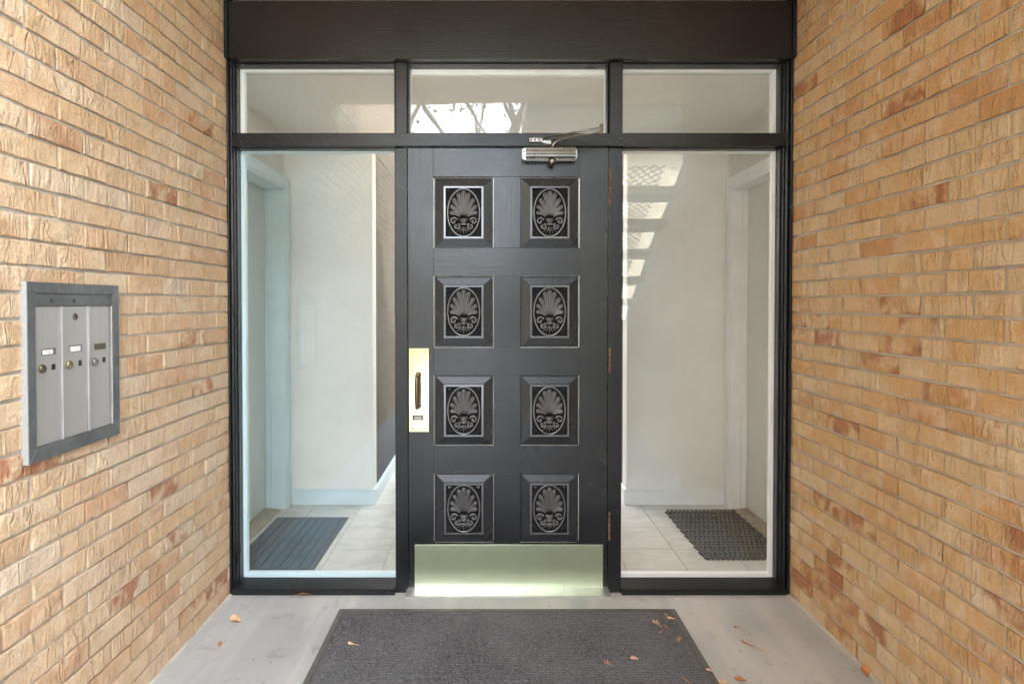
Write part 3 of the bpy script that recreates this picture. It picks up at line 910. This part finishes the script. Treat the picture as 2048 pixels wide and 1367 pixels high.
LOCKM = [DARKSTEEL, plain("brassy_lock_metal", (.30, .24, .13), .4, metal=.9, var=.3), STEEL]
lock_px = [(83.5, 737), (137.5, 729), (189.5, 723)]
slot_px = [((82.5, 698), (111, 708)), ((138, 691), (163.5, 702)), ((189, 687.5), (211, 697))]
sq_px = [((103, 728), (110.5, 738)), ((157, 720), (163, 730.5)), ((205, 714), (210.5, 723.5))]
for i, (a, b) in enumerate(cuts):
    yA, yB = mq(a, 740, XD)[0], mq(b, 740, XD)[0]
    d = obj("mailbox_door", B(XM - .018, XD, yA, yB, iz0 + .001, hz0 - .001, .0012), BRUSHED, mail)
    (ly, lz) = mq(*lock_px[i], XD)
    lb = NB(); lathe(lb, (XD, ly, lz), (1, 0, 0), [(0, .0115), (.004, .0115), (.006, .0100), (.0065, .0070), (.0060, .0060)], 16)
    lo = obj("lock", lb, LOCKM[i], d, True)
    (sa, sz1), (sb, sz0) = mq(*slot_px[i][0], XD), mq(*slot_px[i][1], XD)
    obj("name_slot", B(XD - .001, XD + .0006, sa, sb, sz0, sz1), DARKSTEEL if i == 2 else BOXFRAME, d)
    if i < 2:
        obj("name_card", B(XD + .0006, XD + .0012, sa + .003, sb - .002 - (.004 if i else .008), sz0 + .002, sz1 - .003), PAPER, d)
    (ta, tz1), (tb, tz0) = mq(*sq_px[i][0], XD), mq(*sq_px[i][1], XD)
    obj("view_hole", B(XD - .001, XD + .0007, ta, tb, tz0, tz1), BLACKHOLE, d)
    if i == 1:
        (ly, lz) = mq(150.5, 633, XD)
        lb = NB(); lathe(lb, (XD, ly, lz), (1, 0, 0), [(0, .0105), (.0012, .0100), (.0016, .0075), (.0004, .0065)], 14); obj("master_lock", lb, DARKSTEEL, d, True)
for a, b in ((122, 125.5), (174.2, 179.2), (221, 226)):
    yA, yB = mq(a, 740, XD)[0], mq(b, 740, XD)[0]
    w = yB - yA
    dv = NB(); box(dv, XM - .018, XM - .001, yA, yA + w*.42, iz0 + .0008, hz0 - .0008, .0008); box(dv, XM - .018, XM - .004, yA + w*.52, yB, iz0 + .0008, hz0 - .0008, .0008)
    obj("divider_strip", dv, ALU, mail)
for ch, px_, py_ in (("A", 103, 601), ("B", 148, 602)):
    cu = bpy.data.curves.new("letter", 'FONT'); cu.body = ch; cu.size = .016; cu.extrude = .0003; cu.align_x = 'CENTER'; cu.align_y = 'CENTER'; cu.offset = .0003
    cu.materials.append(BLACKHOLE)
    tmp = bpy.data.objects.new("letter_text", cu)
    me = bpy.data.meshes.new_from_object(tmp); bpy.data.objects.remove(tmp)
    if not me.materials: me.materials.append(BLACKHOLE)
    o = bpy.data.objects.new("letter", me); COL.objects.link(o); o.parent = mail
    yy, zz = mq(px_, py_, XM - .003)
    o.rotation_euler = (R(90), 0, R(90))
    o.location = Vector((XM - .0024, yy, zz)) - WLOC[mail.name]

# ------------------------------------------------------------------ vestibule behind the glass
IL, IR, YB_, ZC = -1.362, 1.56, 1.174, 2.430
OL, OR_ = -.784, .893
YE = 4.6
sb = obj("interior_floor", B(IL - .3, IR + .3, 0.072, YE, -0.25, -0.004), GROUT); tag(sb, kind='structure')
WLOC["interior_floor"] = Vector((0, 0, 0))
tx0, ty0, TS = 0.063, 0.167, 0.3055
tme = None
for i in range(-6, 6):
    for j in range(-1, 4):
        xa, xb = tx0 + i*TS, tx0 + (i+1)*TS; ya_, yb_ = ty0 + j*.302, ty0 + (j+1)*.302
        xa2, xb2 = max(xa, IL - .13), min(xb, IR + .13)
        ya2, yb2 = max(ya_, .098), yb_
        if xb2 - xa2 < .03 or yb2 - ya2 < .02: continue
        if j == 3: yb2 = ya_ + .302
        full = (xb2 - xa2 > TS - .001 and yb2 - ya2 > .301)
        gx = .0017
        if full:
            if tme is None:
                b = B(gx, TS - gx, gx, .302 - gx, -.012, 0, .0008); tme = bpy.data.meshes.new("tile"); b.to_mesh(tme); b.free(); tme.materials.append(TILE)
            me = tme
        else:
            b = B(gx + xa2 - xa, xb2 - xa - gx, gx + ya2 - ya_, yb2 - ya_ - gx, -.012, 0, .0008); me = bpy.data.meshes.new("tile"); b.to_mesh(me); b.free(); me.materials.append(TILE)
        o = bpy.data.objects.new("tile", me); COL.objects.link(o); o.parent = sb; o.location = (xa, ya_, 0)
for i in range(-3, 3):
    for j in range(4, 7):
        o = bpy.data.objects.new("tile", tme); COL.objects.link(o); o.parent = sb; o.location = (tx0 + i*TS, ty0 + j*.302, 0)
# ceiling in two pieces: the corridor behind is left open above, added to light the vestibule
c_ = obj("interior_ceiling", B(IL - .3, IR + .3, 0.10, 1.35, ZC, ZC + .12), CEIL); tag(c_, kind='structure')
m = NT("popcorn_ceiling"); v = m.coord()
m.set(Base_Color=(.82, .815, .775), Roughness=.85, Normal=m.bump(m.noise(v, 55, 5, .7), .006)); c_.data.materials[0] = m.m
# front header over the transoms, inside
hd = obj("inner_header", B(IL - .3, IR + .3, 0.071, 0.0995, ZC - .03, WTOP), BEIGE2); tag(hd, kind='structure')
def W(name, x0, x1, y0, y1, z0, z1, mat):
    o = obj(name, B(x0, x1, y0, y1, z0, z1), mat); tag(o, kind='structure'); return o
DT = 2.055; dyA, dyB = .165, 1.075     # door openings in the side walls
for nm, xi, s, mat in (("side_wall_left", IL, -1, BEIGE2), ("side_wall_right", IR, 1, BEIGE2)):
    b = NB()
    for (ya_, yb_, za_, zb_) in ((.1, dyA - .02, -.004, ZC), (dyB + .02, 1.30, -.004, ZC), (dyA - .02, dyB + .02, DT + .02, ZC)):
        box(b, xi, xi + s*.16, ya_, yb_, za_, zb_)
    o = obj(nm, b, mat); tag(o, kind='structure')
W("back_wall_left", IL - .2, OL, YB_, YB_ + .12, -.004, ZC, BEIGE)
W("back_wall_right", OR_, IR + .2, YB_, YB_ + .12, -.004, ZC, BEIGE)
W("corridor_wall_left_far", OL - .1, OL, 2.1505, YE, -.004, 3.4, BEIGE)
W("corridor_wall_right_far", OR_, OR_ + .1, 2.1505, YE, -.004, 3.4, BEIGE)
W("corridor_wall_left", OL - .1, OL, YB_ + .1205, 2.15, -.004, 3.4, SHADEWALL)
W("corridor_wall_right", OR_, OR_ + .1, YB_ + .1205, 2.15, -.004, 3.4, SHADEWALL)
W("corridor_end_wall", OL - .1, OR_ + .1, YE + .001, YE + .1, -.004, 3.4, BEIGE)
# end returns of the back walls facing the corridor
def baseboard(name, x0, x1, y0, y1, mat, along):
    b = NB(); box(b, x0, x1, y0, y1, 0.0005, .088, .001)
    if along == 'x': box(b, x0, x1, y0 + .005, y1, .0885, .100, .003)
    elif along == 'y+': box(b, x0, x1 - .005, y0, y1, .0885, .100, .003)
    else: box(b, x0 + .005, x1, y0, y1, .0885, .100, .003)
    o = obj(name, b, mat); tag(o, kind='structure')
baseboard("baseboard_left", IL + .05, OL + .0175, YB_ - .016, YB_ - .0005, SKYCAST_TRIM, 'x')
baseboard("baseboard_right", OR_ - .0175, IR - .02, YB_ - .016, YB_ - .0005, WHITE, 'x')
baseboard("baseboard_corridor_left", OL + .0005, OL + .016, YB_, YE - .5, SKYCAST_TRIM, 'y+')
baseboard("baseboard_corridor_right", OR_ - .016, OR_ - .0005, YB_, YE - .5, WHITE, 'y-')

def side_door(label, xi, s, cas_t, rec, slabmat, trim, thick_lab):
    """door in a side wall; s=-1 left wall, +1 right wall. cas_t casing thickness, rec x of the slab face"""
    root = thing("interior_door", label, "door", (xi, (dyA + dyB)/2, 0))
    xf = xi - s*cas_t
    def bx(name, x0, x1, y0, y1, z0, z1, mat, bev=.002): return obj(name, B(x0, x1, y0, y1, z0, z1, bev), mat, root)
    # casing: far side, near side, head
    cw = .078
    for (y0, y1) in ((dyB + .008, dyB + .008 + cw), (dyA - .008 - cw + .02, dyA - .008)):
        b = NB(); box(b, xi - s*.0005, xf, y0, y1, 0.001, DT + .008, .002)
        if y0 > .5:
            box(b, xf - s*.0003, xf - s*.006, y0 + .012, y0 + .030, 0.001, DT + .020, .002)
            box(b, xf - s*.0003, xf - s*.004, y0 + .055, y0 + .072, 0.001, DT + .060, .002)
        obj("casing", b, trim, root)
    b = NB(); box(b, xi - s*.0005, xf, dyA - .06, dyB + .008 + cw, DT + .0085, DT + .0085 + cw, .002)
    box(b, xf - s*.0003, xf - s*.006, dyA - .05, dyB + .02, DT + .020, DT + .038, .002)
    obj("casing", b, trim, root)
    # jamb lining with stop
    bx("jamb", xf + s*.002, rec + s*.05, dyB, dyB + .0195, 0.001, DT, trim)
    bx("jamb", xf + s*.002, rec + s*.05, dyA - .0195, dyA, 0.001, DT, trim)
    bx("jamb", xf + s*.002, rec + s*.05, dyA - .0195, dyB + .0195, DT + .0005, DT + .008, trim)
    bx("door_stop", rec - s*.037, rec - s*.001, dyB - .011, dyB - .0005, 0.001, DT - .001, trim)
    bx("door_slab", rec, rec + s*.04, dyA + .002, dyB - .0025, .018, DT - .003, slabmat, .001)
    # threshold
    b = NB(); prism(b, [(xi - s*.012, 0.0005), (xi - s*.006, .006), (rec - s*.002, .015), (rec + s*.04, .015), (rec + s*.04, .0005)], 1, dyA, dyB - .012)
    obj("door_sill", b, plain("worn_tan_sill", (.36, .31, .24), .5, var=.2), root)
    return root
side_door("flush door with a bluish light cast in its colour behind the left sidelight beside the ribbed mat", IL, -1, .040, -1.452, DOORWHITE_L, SKYCAST_TRIM, "")
side_door("off white painted flush door behind the right sidelight beside the rubber link mat", IR, 1, .022, 1.640, DOORWHITE_R, WHITE, "")

# ribbed mat, left
lm = thing("ribbed_mat", "dark grey ribbed mat with reflected sky blue in its colour on the tiles inside the left sidelight", "mat", (-1.11, .55, 0))
ma, mb_, mc, md = -1.325, -.884, .195, .925
obj("mat_base", B(ma, mb_, mc, md, .0005, .006, .002), SKYCAST_RUB, lm)
n = 8
for i in range(n):
    w = (mb_ - ma - .05) / n
    x0 = ma + .022 + i * w
    obj("rib", B(x0 + .004, x0 + w - .004, mc + .02, md - .02, .0062, .0115, .002), SKYCAST_PILE, lm)
# rubber link mat, right
rm = thing("rubber_link_mat", "black woven rubber link mat on the tiles inside the right sidelight", "mat", (1.32, .68, 0))
b = NB()
rx0, rx1, ry0, ry1 = 1.10, 1.555, .335, 1.045
nx, ny = 17, 19
for j in range(ny):
    for i in range(nx):
        cx_ = rx0 + (rx1 - rx0) * (i + .5 + (.0 if j % 2 else .5) * .9) / (nx + .5); cy_ = ry0 + (ry1 - ry0) * (j + .5) / ny
        a = R(12) if j % 2 else R(-12)
        L_, w_ = .024, .0085
        M_ = Matrix.Translation((cx_, cy_, .008 + rnd.uniform(0, .002))) @ Matrix.Rotation(a, 4, 'Z')
        vs_ = [b.verts.new(M_ @ Vector(p)) for p in ((-w_, -L_, -.007), (w_, -L_, -.007), (w_, L_, -.007), (-w_, L_, -.007), (-w_, -L_, .001), (w_, -L_, .001), (w_, L_, .001), (-w_, L_, .001), (-w_*.8, 0, .006), (w_*.8, 0, .006))]
        for f in ((4, 5, 9, 8), (8, 9, 6, 7), (0, 1, 5, 4), (2, 3, 7, 6), (1, 2, 6, 9, 5), (3, 0, 4, 8, 7), (0, 3, 2, 1)): b.faces.new([vs_[k] for k in f])
o = obj("rubber_links", b, LINKRUB, rm); tag(o, kind='stuff')
b = NB()
for j in range(ny):
    y_ = ry0 + (ry1 - ry0) * (j + .5) / ny
    tube(b, [(rx0 + .004, y_ - .012, .006), (rx1 - .004, y_ - .012, .006)], .0032, 5)
o = obj("wire_rods", b, BLACKHOLE, rm); tag(o, kind='stuff')

# ------------------------------------------------------------------ door mat outside
mL, mY1 = F(680.5, 1216, .008); mR, _ = F(1348, 1216, .008)
mL2, _ = F(603, 1365, .008); mR2, _ = F(1441, 1365, .008)
mL = (mL + mL2)/2; mR = (mR + mR2)/2; mY0 = mY1 - .93
dm = thing("door_mat", "large charcoal ribbed entrance mat with grey rubber border in front of the door", "door mat", ((mL + mR)/2, mY0, 0))
BW = .022
for x0, x1, y0, y1 in ((mL, mL + BW, mY0, mY1), (mR - BW, mR, mY0, mY1), (mL + BW + .0003, mR - BW - .0003, mY1 - BW, mY1), (mL + BW + .0003, mR - BW - .0003, mY0, mY0 + BW)):
    obj("border", B(x0, x1, y0, y1, .0005, .0075, .002), MATRUB, dm)
obj("backing", B(mL + BW, mR - BW, mY0 + BW, mY1 - BW, .0005, .0045), MATPILE, dm)
rb = NB()
y = mY0 + BW + .004; pitch = .0135
xs = [mL + BW + .003 + (mR - mL - 2*BW - .006) * i / 90 for i in range(91)]
while y + pitch < mY1 - BW:
    prev = None
    for x in xs:
        jit = rnd.uniform(-.0012, .0012); hz = rnd.uniform(-.0010, .0012)
        cur = [rb.verts.new((x, y + .0008 + jit, .0046)), rb.verts.new((x, y + pitch*.30 + jit, .0098 + hz)), rb.verts.new((x, y + pitch*.62 + jit, .0098 + hz)), rb.verts.new((x, y + pitch*.92 + jit, .0046))]
        if prev:
            for k in range(3): rb.faces.new([prev[k], cur[k], cur[k+1], prev[k+1]])
        prev = cur
    y += pitch
me = bpy.data.meshes.new("pile_ribs"); bmesh.ops.recalc_face_normals(rb, faces=rb.faces[:]); rb.to_mesh(me); rb.free()
for p in me.polygons: p.use_smooth = True
o = link("pile_ribs", me, MATPILE, dm); tag(o, kind='stuff')

# ------------------------------------------------------------------ fallen leaves
def leafmat(name, a, b_):
    m = NT(name); v = m.coord("Object")
    m.set(Base_Color=m.ramp(m.noise(v, 60, 4, .6), [(.3, a), (.7, b_)]), Roughness=.55, Normal=m.bump(m.noise(v, 160, 3), .001))
    return m.m
L_BROWN = leafmat("brown_leaf", (.30, .11, .035), (.52, .25, .10))
L_TAN = leafmat("tan_leaf", (.46, .28, .15), (.66, .47, .29))
L_RED = leafmat("red_leaf", (.40, .12, .09), (.60, .28, .21))
L_PEACH = leafmat("peach_leaf", (.62, .30, .18), (.78, .50, .33))
L_DARK = leafmat("dark_brown_leaf", (.13, .055, .03), (.28, .13, .06))
def maple(n=50):
    pts = []
    lob = [(90, 1.0), (38, .92), (142, .92), (-12, .72), (192, .72)]
    for i in range(n):
        a = -80 + 340 * i / (n - 1)
        r = .22
        for c, h_ in lob:
            d = abs(a - c)
            r = max(r, h_ * max(0, 1 - (d / 31.0) ** 1.35))
        r *= 1 + .08 * math.sin(i * 2.4)
        pts.append((r * math.cos(R(a)), r * math.sin(R(a))))
    return pts
def oval(asp=.5, n=26, point=1.0):
    return [(asp * math.sin(2*math.pi*i/n) * (1 - .15*math.cos(4*math.pi*i/n)), -math.cos(2*math.pi*i/n) * point) for i in range(n)]
def leaf(px_, py_, size, rot, outline, mat, label, z=.001, curl=.35, twist=0.3, stem=True, tilt=0.0, group=None):
    x, y = F(px_, py_, z)
    b = NB()
    r = random.Random(int(px_*7 + py_))
    rings = []
    cen = b.verts.new((0, 0, 0))
    ph = r.uniform(0, 6)
    def h_(u, v): return curl * size * (u*u*0.9 + .35*v*v*(1 if v > 0 else .4)) + size * .07 * math.sin(3*u + ph) * (abs(u)+abs(v))
    for s in (.35, .7, 1.0):
        ring = []
        for (u, v) in outline:
            uu, vv = u*s, v*s
            # folding pulls the edges in as they rise
            k = 1 - min(.45, curl * .5 * abs(uu))
            ring.append(b.verts.new((uu*k*size, vv*size, h_(uu, vv) + twist*size*uu*vv)))
        rings.append(ring)
    n = len(outline)
    for i in range(n):
        b.faces.new([cen, rings[0][i], rings[0][(i+1) % n]])
        for k in range(2): b.faces.new([rings[k][i], rings[k+1][i], rings[k+1][(i+1) % n], rings[k][(i+1) % n]])
    zmin = min(v.co.z for v in b.verts)
    for v in b.verts: v.co.z -= zmin
    if stem:
        tube(b, [(0, -.3*size, -zmin), (0, -.9*size, .004), (.1*size, -1.5*size, .002)], [.0012, .0010, .0007], 5)
    me = bpy.data.meshes.new("fallen_leaf"); b.to_mesh(me); b.free(); me.materials.append(mat)
    for p in me.polygons: p.use_smooth = True
    o = bpy.data.objects.new("fallen_leaf", me); COL.objects.link(o)
    o.location = (x, y, z + .0004); o.rotation_euler = (tilt, 0, R(rot))
    tag(o, label, "leaf", group or "fallen leaves on the porch")
    return o
MZ = .0112
leaf(602, 1188, .040, 82, oval(.55), L_BROWN, "large curled orange brown leaf lying against the black sill of the left sidelight", curl=.8, twist=.9)
leaf(472, 1241, .034, 60, oval(.5), L_TAN, "pale tan folded leaf on the concrete near the left brick wall", curl=.9, stem=False, twist=.8)
leaf(440, 1288, .015, 20, oval(.6), L_BROWN, "small curled brown leaf on the concrete left of the mat", curl=.9)
leaf(705, 1289, .020, 75, oval(.3), L_PEACH, "thin orange leaf scrap on the left part of the large mat", z=MZ, curl=.9, twist=1.2)
leaf(1312, 1245, .024, 20, maple(), L_PEACH, "peach maple leaf on the mat, largest leaf near its far right corner", z=MZ, curl=.25)
leaf(1341, 1236, .014, 70, oval(.55), L_PEACH, "small peach oval leaf nearest the far right corner of the mat", z=MZ, curl=.5)
leaf(1331, 1229, .011, 10, oval(.6), L_BROWN, "tiny brown curled leaf just behind the peach oval leaf at the mat corner", z=MZ, curl=.8)
leaf(1332, 1253, .013, 200, maple(), L_RED, "small red leaf just right of the peach maple leaf on the mat", z=MZ, curl=.4)
leaf(1320, 1264, .009, 130, oval(.6), L_RED, "tiny reddish leaf below the peach maple leaf on the mat", z=MZ, curl=.5)
leaf(1357, 1279, .021, 150, oval(.45), L_BROWN, "orange brown pointed leaf beside the right border of the mat", z=MZ, curl=.6)
leaf(1269, 1317, .016, 80, oval(.6), L_PEACH, "pale peach leaf alone in the lower right middle of the mat", z=MZ, curl=.6, stem=False)
leaf(1215, 1326, .017, 35, maple(), L_RED, "small pinkish red maple leaf, leftmost of the leaves on the right half of the mat", z=MZ, curl=.35)
leaf(1418, 1340, .011, 60, oval(.7), L_PEACH, "tiny peach leaf resting on the right rubber border of the mat", z=.0078, curl=.5, stem=False)
leaf(1371, 1358, .020, 25, oval(.15), L_BROWN, "narrow brown leaf stalk on the mat near the bottom edge of the view", z=MZ, curl=.4)
leaf(1495, 1287, .030, 48, oval(.16), L_BROWN, "long narrow brown leaf on the concrete right of the mat, upper of a touching pair", curl=.6, stem=False)
leaf(1527, 1300, .026, 78, oval(.16), L_TAN, "long narrow tan leaf on the concrete right of the mat, lower of a touching pair", curl=.6, stem=False)
leaf(1473, 1254, .012, 100, oval(.5), L_BROWN, "tiny brown leaf on the concrete closest to the right sidelight sill", curl=.7)
leaf(1482, 1359, .022, 80, oval(.5), L_BROWN, "light brown crumpled leaf on the concrete at the bottom right of the mat", curl=.9, stem=False)
leaf(1447, 1364, .022, 95, oval(.5), L_TAN, "tan leaf half cut by the bottom of the view beside the mat border", curl=.5, stem=False)
leaf(1737, 1348, .030, 20, oval(.78), L_BROWN, "big round brown leaf leaning at the foot of the right brick wall", curl=.3, tilt=.5, stem=False)

# crumbs and grit
gr = NB()
for i in range(170):
    x = rnd.uniform(XL + .01, XR - .01); y = rnd.uniform(-1.4, -.04)
    if mL - .01 < x < mR + .01 and y < mY1 + .01 and rnd.random() < .6: continue
    if rnd.random() < .45: x = rnd.choice((XL + rnd.uniform(.003, .03), XR - rnd.uniform(.003, .03)))
    z = .0112 if (mL < x < mR and y < mY1) else 0
    r_ = rnd.uniform(.0008, .0026)
    v4 = [gr.verts.new((x + rnd.uniform(-r_, r_), y + rnd.uniform(-r_, r_), z + (k == 3) * r_)) for k in range(4)]
    v4[0].co.x -= r_; v4[1].co.x += r_; v4[2].co.y += r_
    for f in ((0, 1, 3), (1, 2, 3), (2, 0, 3)): gr.faces.new([v4[k] for k in f])
o = obj("grit", gr, leafmat("grit_crumbs", (.10, .09, .08), (.5, .48, .45))); tag(o, "scattered grit and crumbs on the concrete porch floor", "grit", kind='stuff')

# mortar droppings in the floor corners
for nm, xx, s in (("left", XL, 1), ("right", XR, -1)):
    b = NB(); pts = []
    n = 60
    prev = None
    for i in range(n + 1):
        y = -1.45 + 1.43 * i / n
        w = .006 + .006 * rnd.random() + (.008 if i > n - 4 else 0); hh = .003 + .006 * rnd.random()
        cur = [b.verts.new((xx - s*.002, y, hh)), b.verts.new((xx + s*w*.5, y, hh*.7)), b.verts.new((xx + s*w, y, .0003))]
        if prev:
            for k in range(2): b.faces.new([prev[k], cur[k], cur[k+1], prev[k+1]])
        prev = cur
    o = obj("mortar_fillet", b, MORTAR); tag(o, kind='structure')

wk = obj("upper_walkway", B(.27, 2.4, -2.62, -1.752, WTOP - .02, WTOP + .16), CONC); tag(wk, kind='structure')
lw_ = obj("left_upper_wall", B(XL - .11, XL, -5.0, -1.76, WTOP + .002, 4.6), BR_LS); tag(lw_, kind='structure')
# ------------------------------------------------------------------ stair beyond the porch (seen mirrored in the right sidelight)
st = thing("exterior_stair", "open riser metal stair with diamond mesh behind the viewer mirrored in the right sidelight", "stairs", (.9, -3.4, 0))
STEELP = plain("dark_painted_stair_steel", (.055, .065, .066), .5)
KS = 1.25
sx0, sx1 = .30, 1.46
base_d, rise, run = 4.88 * KS, .175 * KS, .27 * KS
dmesh = None
for k in range(-6, 6):
    d_ = base_d - run * k
    y_ = -(d_ - 2.663)
    z_ = CAM.z + 0.04 * KS + rise * k - .045
    if y_ > -1.80: continue
    if z_ < -.05: continue
    obj("tread", B(sx0, sx1, y_ - .02, y_ + run + .01, z_ - .035, z_ + .035, .003), STEELP, st)
    b = NB()
    A0 = Vector((0, y_ - .018, z_ + .036)); A1 = Vector((0, y_ + run - .022, z_ + rise - .036))
    cell = .075; nxm = int((sx1 - .05 - sx0) / cell); nzm = 5
    for i in range(nxm):
        for j in range(nzm):
            for sg in (-1, 1):
                q0 = A0.lerp(A1, j / nzm); q1 = A0.lerp(A1, (j + 1) / nzm)
                q0.x = sx0 + i*cell + (0 if sg > 0 else cell); q1.x = sx0 + i*cell + (cell if sg > 0 else 0)
                tube(b, [q0, q1], .0062, 3)
    o = obj("riser_mesh", b, STEELP, st); tag(o, kind='stuff')
for x in (sx0 - .03, sx1 + .03):
    b = NB()
    ylo, yhi = -(base_d + run*6 - 2.663), -1.80
    zlo = CAM.z - rise*6; zhi = CAM.z + rise * ((base_d - 2.663 + yhi) / run)
    prism(b, [(ylo, zlo - .12), (yhi, zhi - .12), (yhi, zhi + .02), (ylo, zlo + .02)], 0, x - .012, x + .012)
    obj("stringer", b, STEELP, st)
b = NB()
sl = rise / run
yhi = -1.755; zhi = CAM.z + rise * ((base_d - 2.663 + yhi) / run) - .122
prism(b, [(yhi, -.2), (yhi, zhi), (-7.2, zhi + sl * (-7.2 - yhi)), (-7.2, -.2)], 0, 1.480, 1.60) if zhi + sl * (-7.2 - yhi) > -.2 else prism(b, [(yhi, -.2), (yhi, zhi), (yhi - (zhi + .2)/sl, -.2)], 0, 1.480, 1.60)
obj("cheek_wall", b, BR_RS, st)
# ------------------------------------------------------------------ trees far out on the lawn (mirrored in the middle transom)
def bark():
    m = NT("grey_bark"); v = m.coord(scale=(6, 6, 1))
    m.set(Base_Color=m.ramp(m.noise(v, 3, 5), [(.3, (.07, .055, .045)), (.7, (.17, .145, .12))]), Roughness=.9); return m.m
BARK = bark(); FOL = leafmat("autumn_foliage", (.05, .07, .02), (.12, .12, .04))
def tree(x, y, h_, seed, label, nleaf):
    r = random.Random(seed)
    root = thing("tree", label, "tree", (x, y, -.2), "trees on the lawn")
    b = NB(); tips = []
    def grow(p, d, L, rad, lev):
        pts = [p]; q = p.copy()
        for i in range(5):
            d = (d + Vector((r.uniform(-.16, .16), r.uniform(-.16, .16), r.uniform(-.04, .12)))).normalized()
            q = q + d * L/5; pts.append(q.copy())
        tube(b, pts, [rad*(1 - .11*i) for i in range(6)], 6 if lev < 2 else 4)
        if lev >= 2: tips.extend(pts[2:])
        if lev < 4:
            for k in range(r.choice((2, 3, 3)) if lev else 4):
                s0 = pts[r.choice((2, 3, 4, 5))] if lev else pts[r.choice((3, 4, 5, 5))]
                nd = (d + Vector((r.uniform(-1, 1), r.uniform(-1, 1), r.uniform(-.15, .6)))).normalized()
                grow(s0.copy(), nd, L*r.uniform(.6, .8), rad*.45, lev + 1)
    grow(Vector((x, y, -.2)), Vector((0, 0, 1)), h_*.42, h_*.024, 0)
    obj("trunk", b, BARK, root)
    f = NB()
    for i in range(nleaf):
        c = r.choice(tips) + Vector((r.gauss(0, .25), r.gauss(0, .25), r.gauss(0, .22)))
        a = Vector((r.uniform(-1, 1), r.uniform(-1, 1), r.uniform(-1, 1))).normalized()*.07; e = a.cross(Vector((r.random(), r.random(), r.random()))).normalized()*.045
        f.faces.new([f.verts.new(c - a), f.verts.new(c + e), f.verts.new(c + a), f.verts.new(c - e)])
    o = obj("crown", f, FOL, root); tag(o, kind='stuff')
hr = random.Random(4)  # hedge is added out of view to darken what the door reflects
root = thing("hedge", "long dark green hedge added on the lawn behind the viewer to darken reflections in the door", "hedge", (-8, -24, -.2))
hb_ = NB()
for i in range(7500):
    c = Vector((hr.uniform(-18, 2.2), -24 + hr.gauss(0, .5), hr.uniform(-.2, 3.0) + .4*math.sin(i)))
    a = Vector((hr.uniform(-1, 1), hr.uniform(-1, 1), hr.uniform(-1, 1))).normalized()*.16; e = a.cross(Vector((hr.random(), hr.random(), hr.random()))).normalized()*.11
    hb_.faces.new([hb_.verts.new(c - a), hb_.verts.new(c + e), hb_.verts.new(c + a), hb_.verts.new(c - e)])
o = obj("foliage", hb_, FOL, root); tag(o, kind='stuff')
hs = thing("neighbour_house", "cream rendered house across the lawn mirrored between the stair treads", "house", (6.5, -15, -.2))
CREAM = plain("cream_render", (.62, .56, .44), .8, var=.06, scale=2)
obj("wall", B(2.3, 11, -20, -15, -.2, 6.0), CREAM, hs)
rf_ = NB(); prism(rf_, [(-20.5, 6.0), (-14.5, 6.0), (-17.5, 7.6)], 0, 2.0, 11.3); obj("roof", rf_, plain("grey_roof_shingles", (.12, .12, .125), .9, scale=3), hs)
for wx in (6.0, 8.4):
    for wz in (.9, 3.7):
        wf_ = obj("window", B(wx, wx + 1.1, -15.0, -14.95, wz, wz + 1.3, .01), WHITE, hs)
        obj("pane", B(wx + .08, wx + 1.02, -14.949, -14.945, wz + .08, wz + 1.22), plain("dark_window_glass", (.03, .035, .04), .1), wf_)
tree(-1.7, -11.5, 9.5, 3, "bare grey tree mirrored in the middle transom pane, left one", 2600)
tree(.4, -16.0, 12.0, 11, "thin twiggy tree mirrored in the middle transom pane, right one", 3500)
tree(15.5, -20.0, 12.0, 5, "leafy tree far out on the lawn behind the viewer, rightmost", 6000)
tree(-8.5, -19.0, 12.0, 8, "leafy tree far out on the lawn behind the viewer, leftmost", 6000)
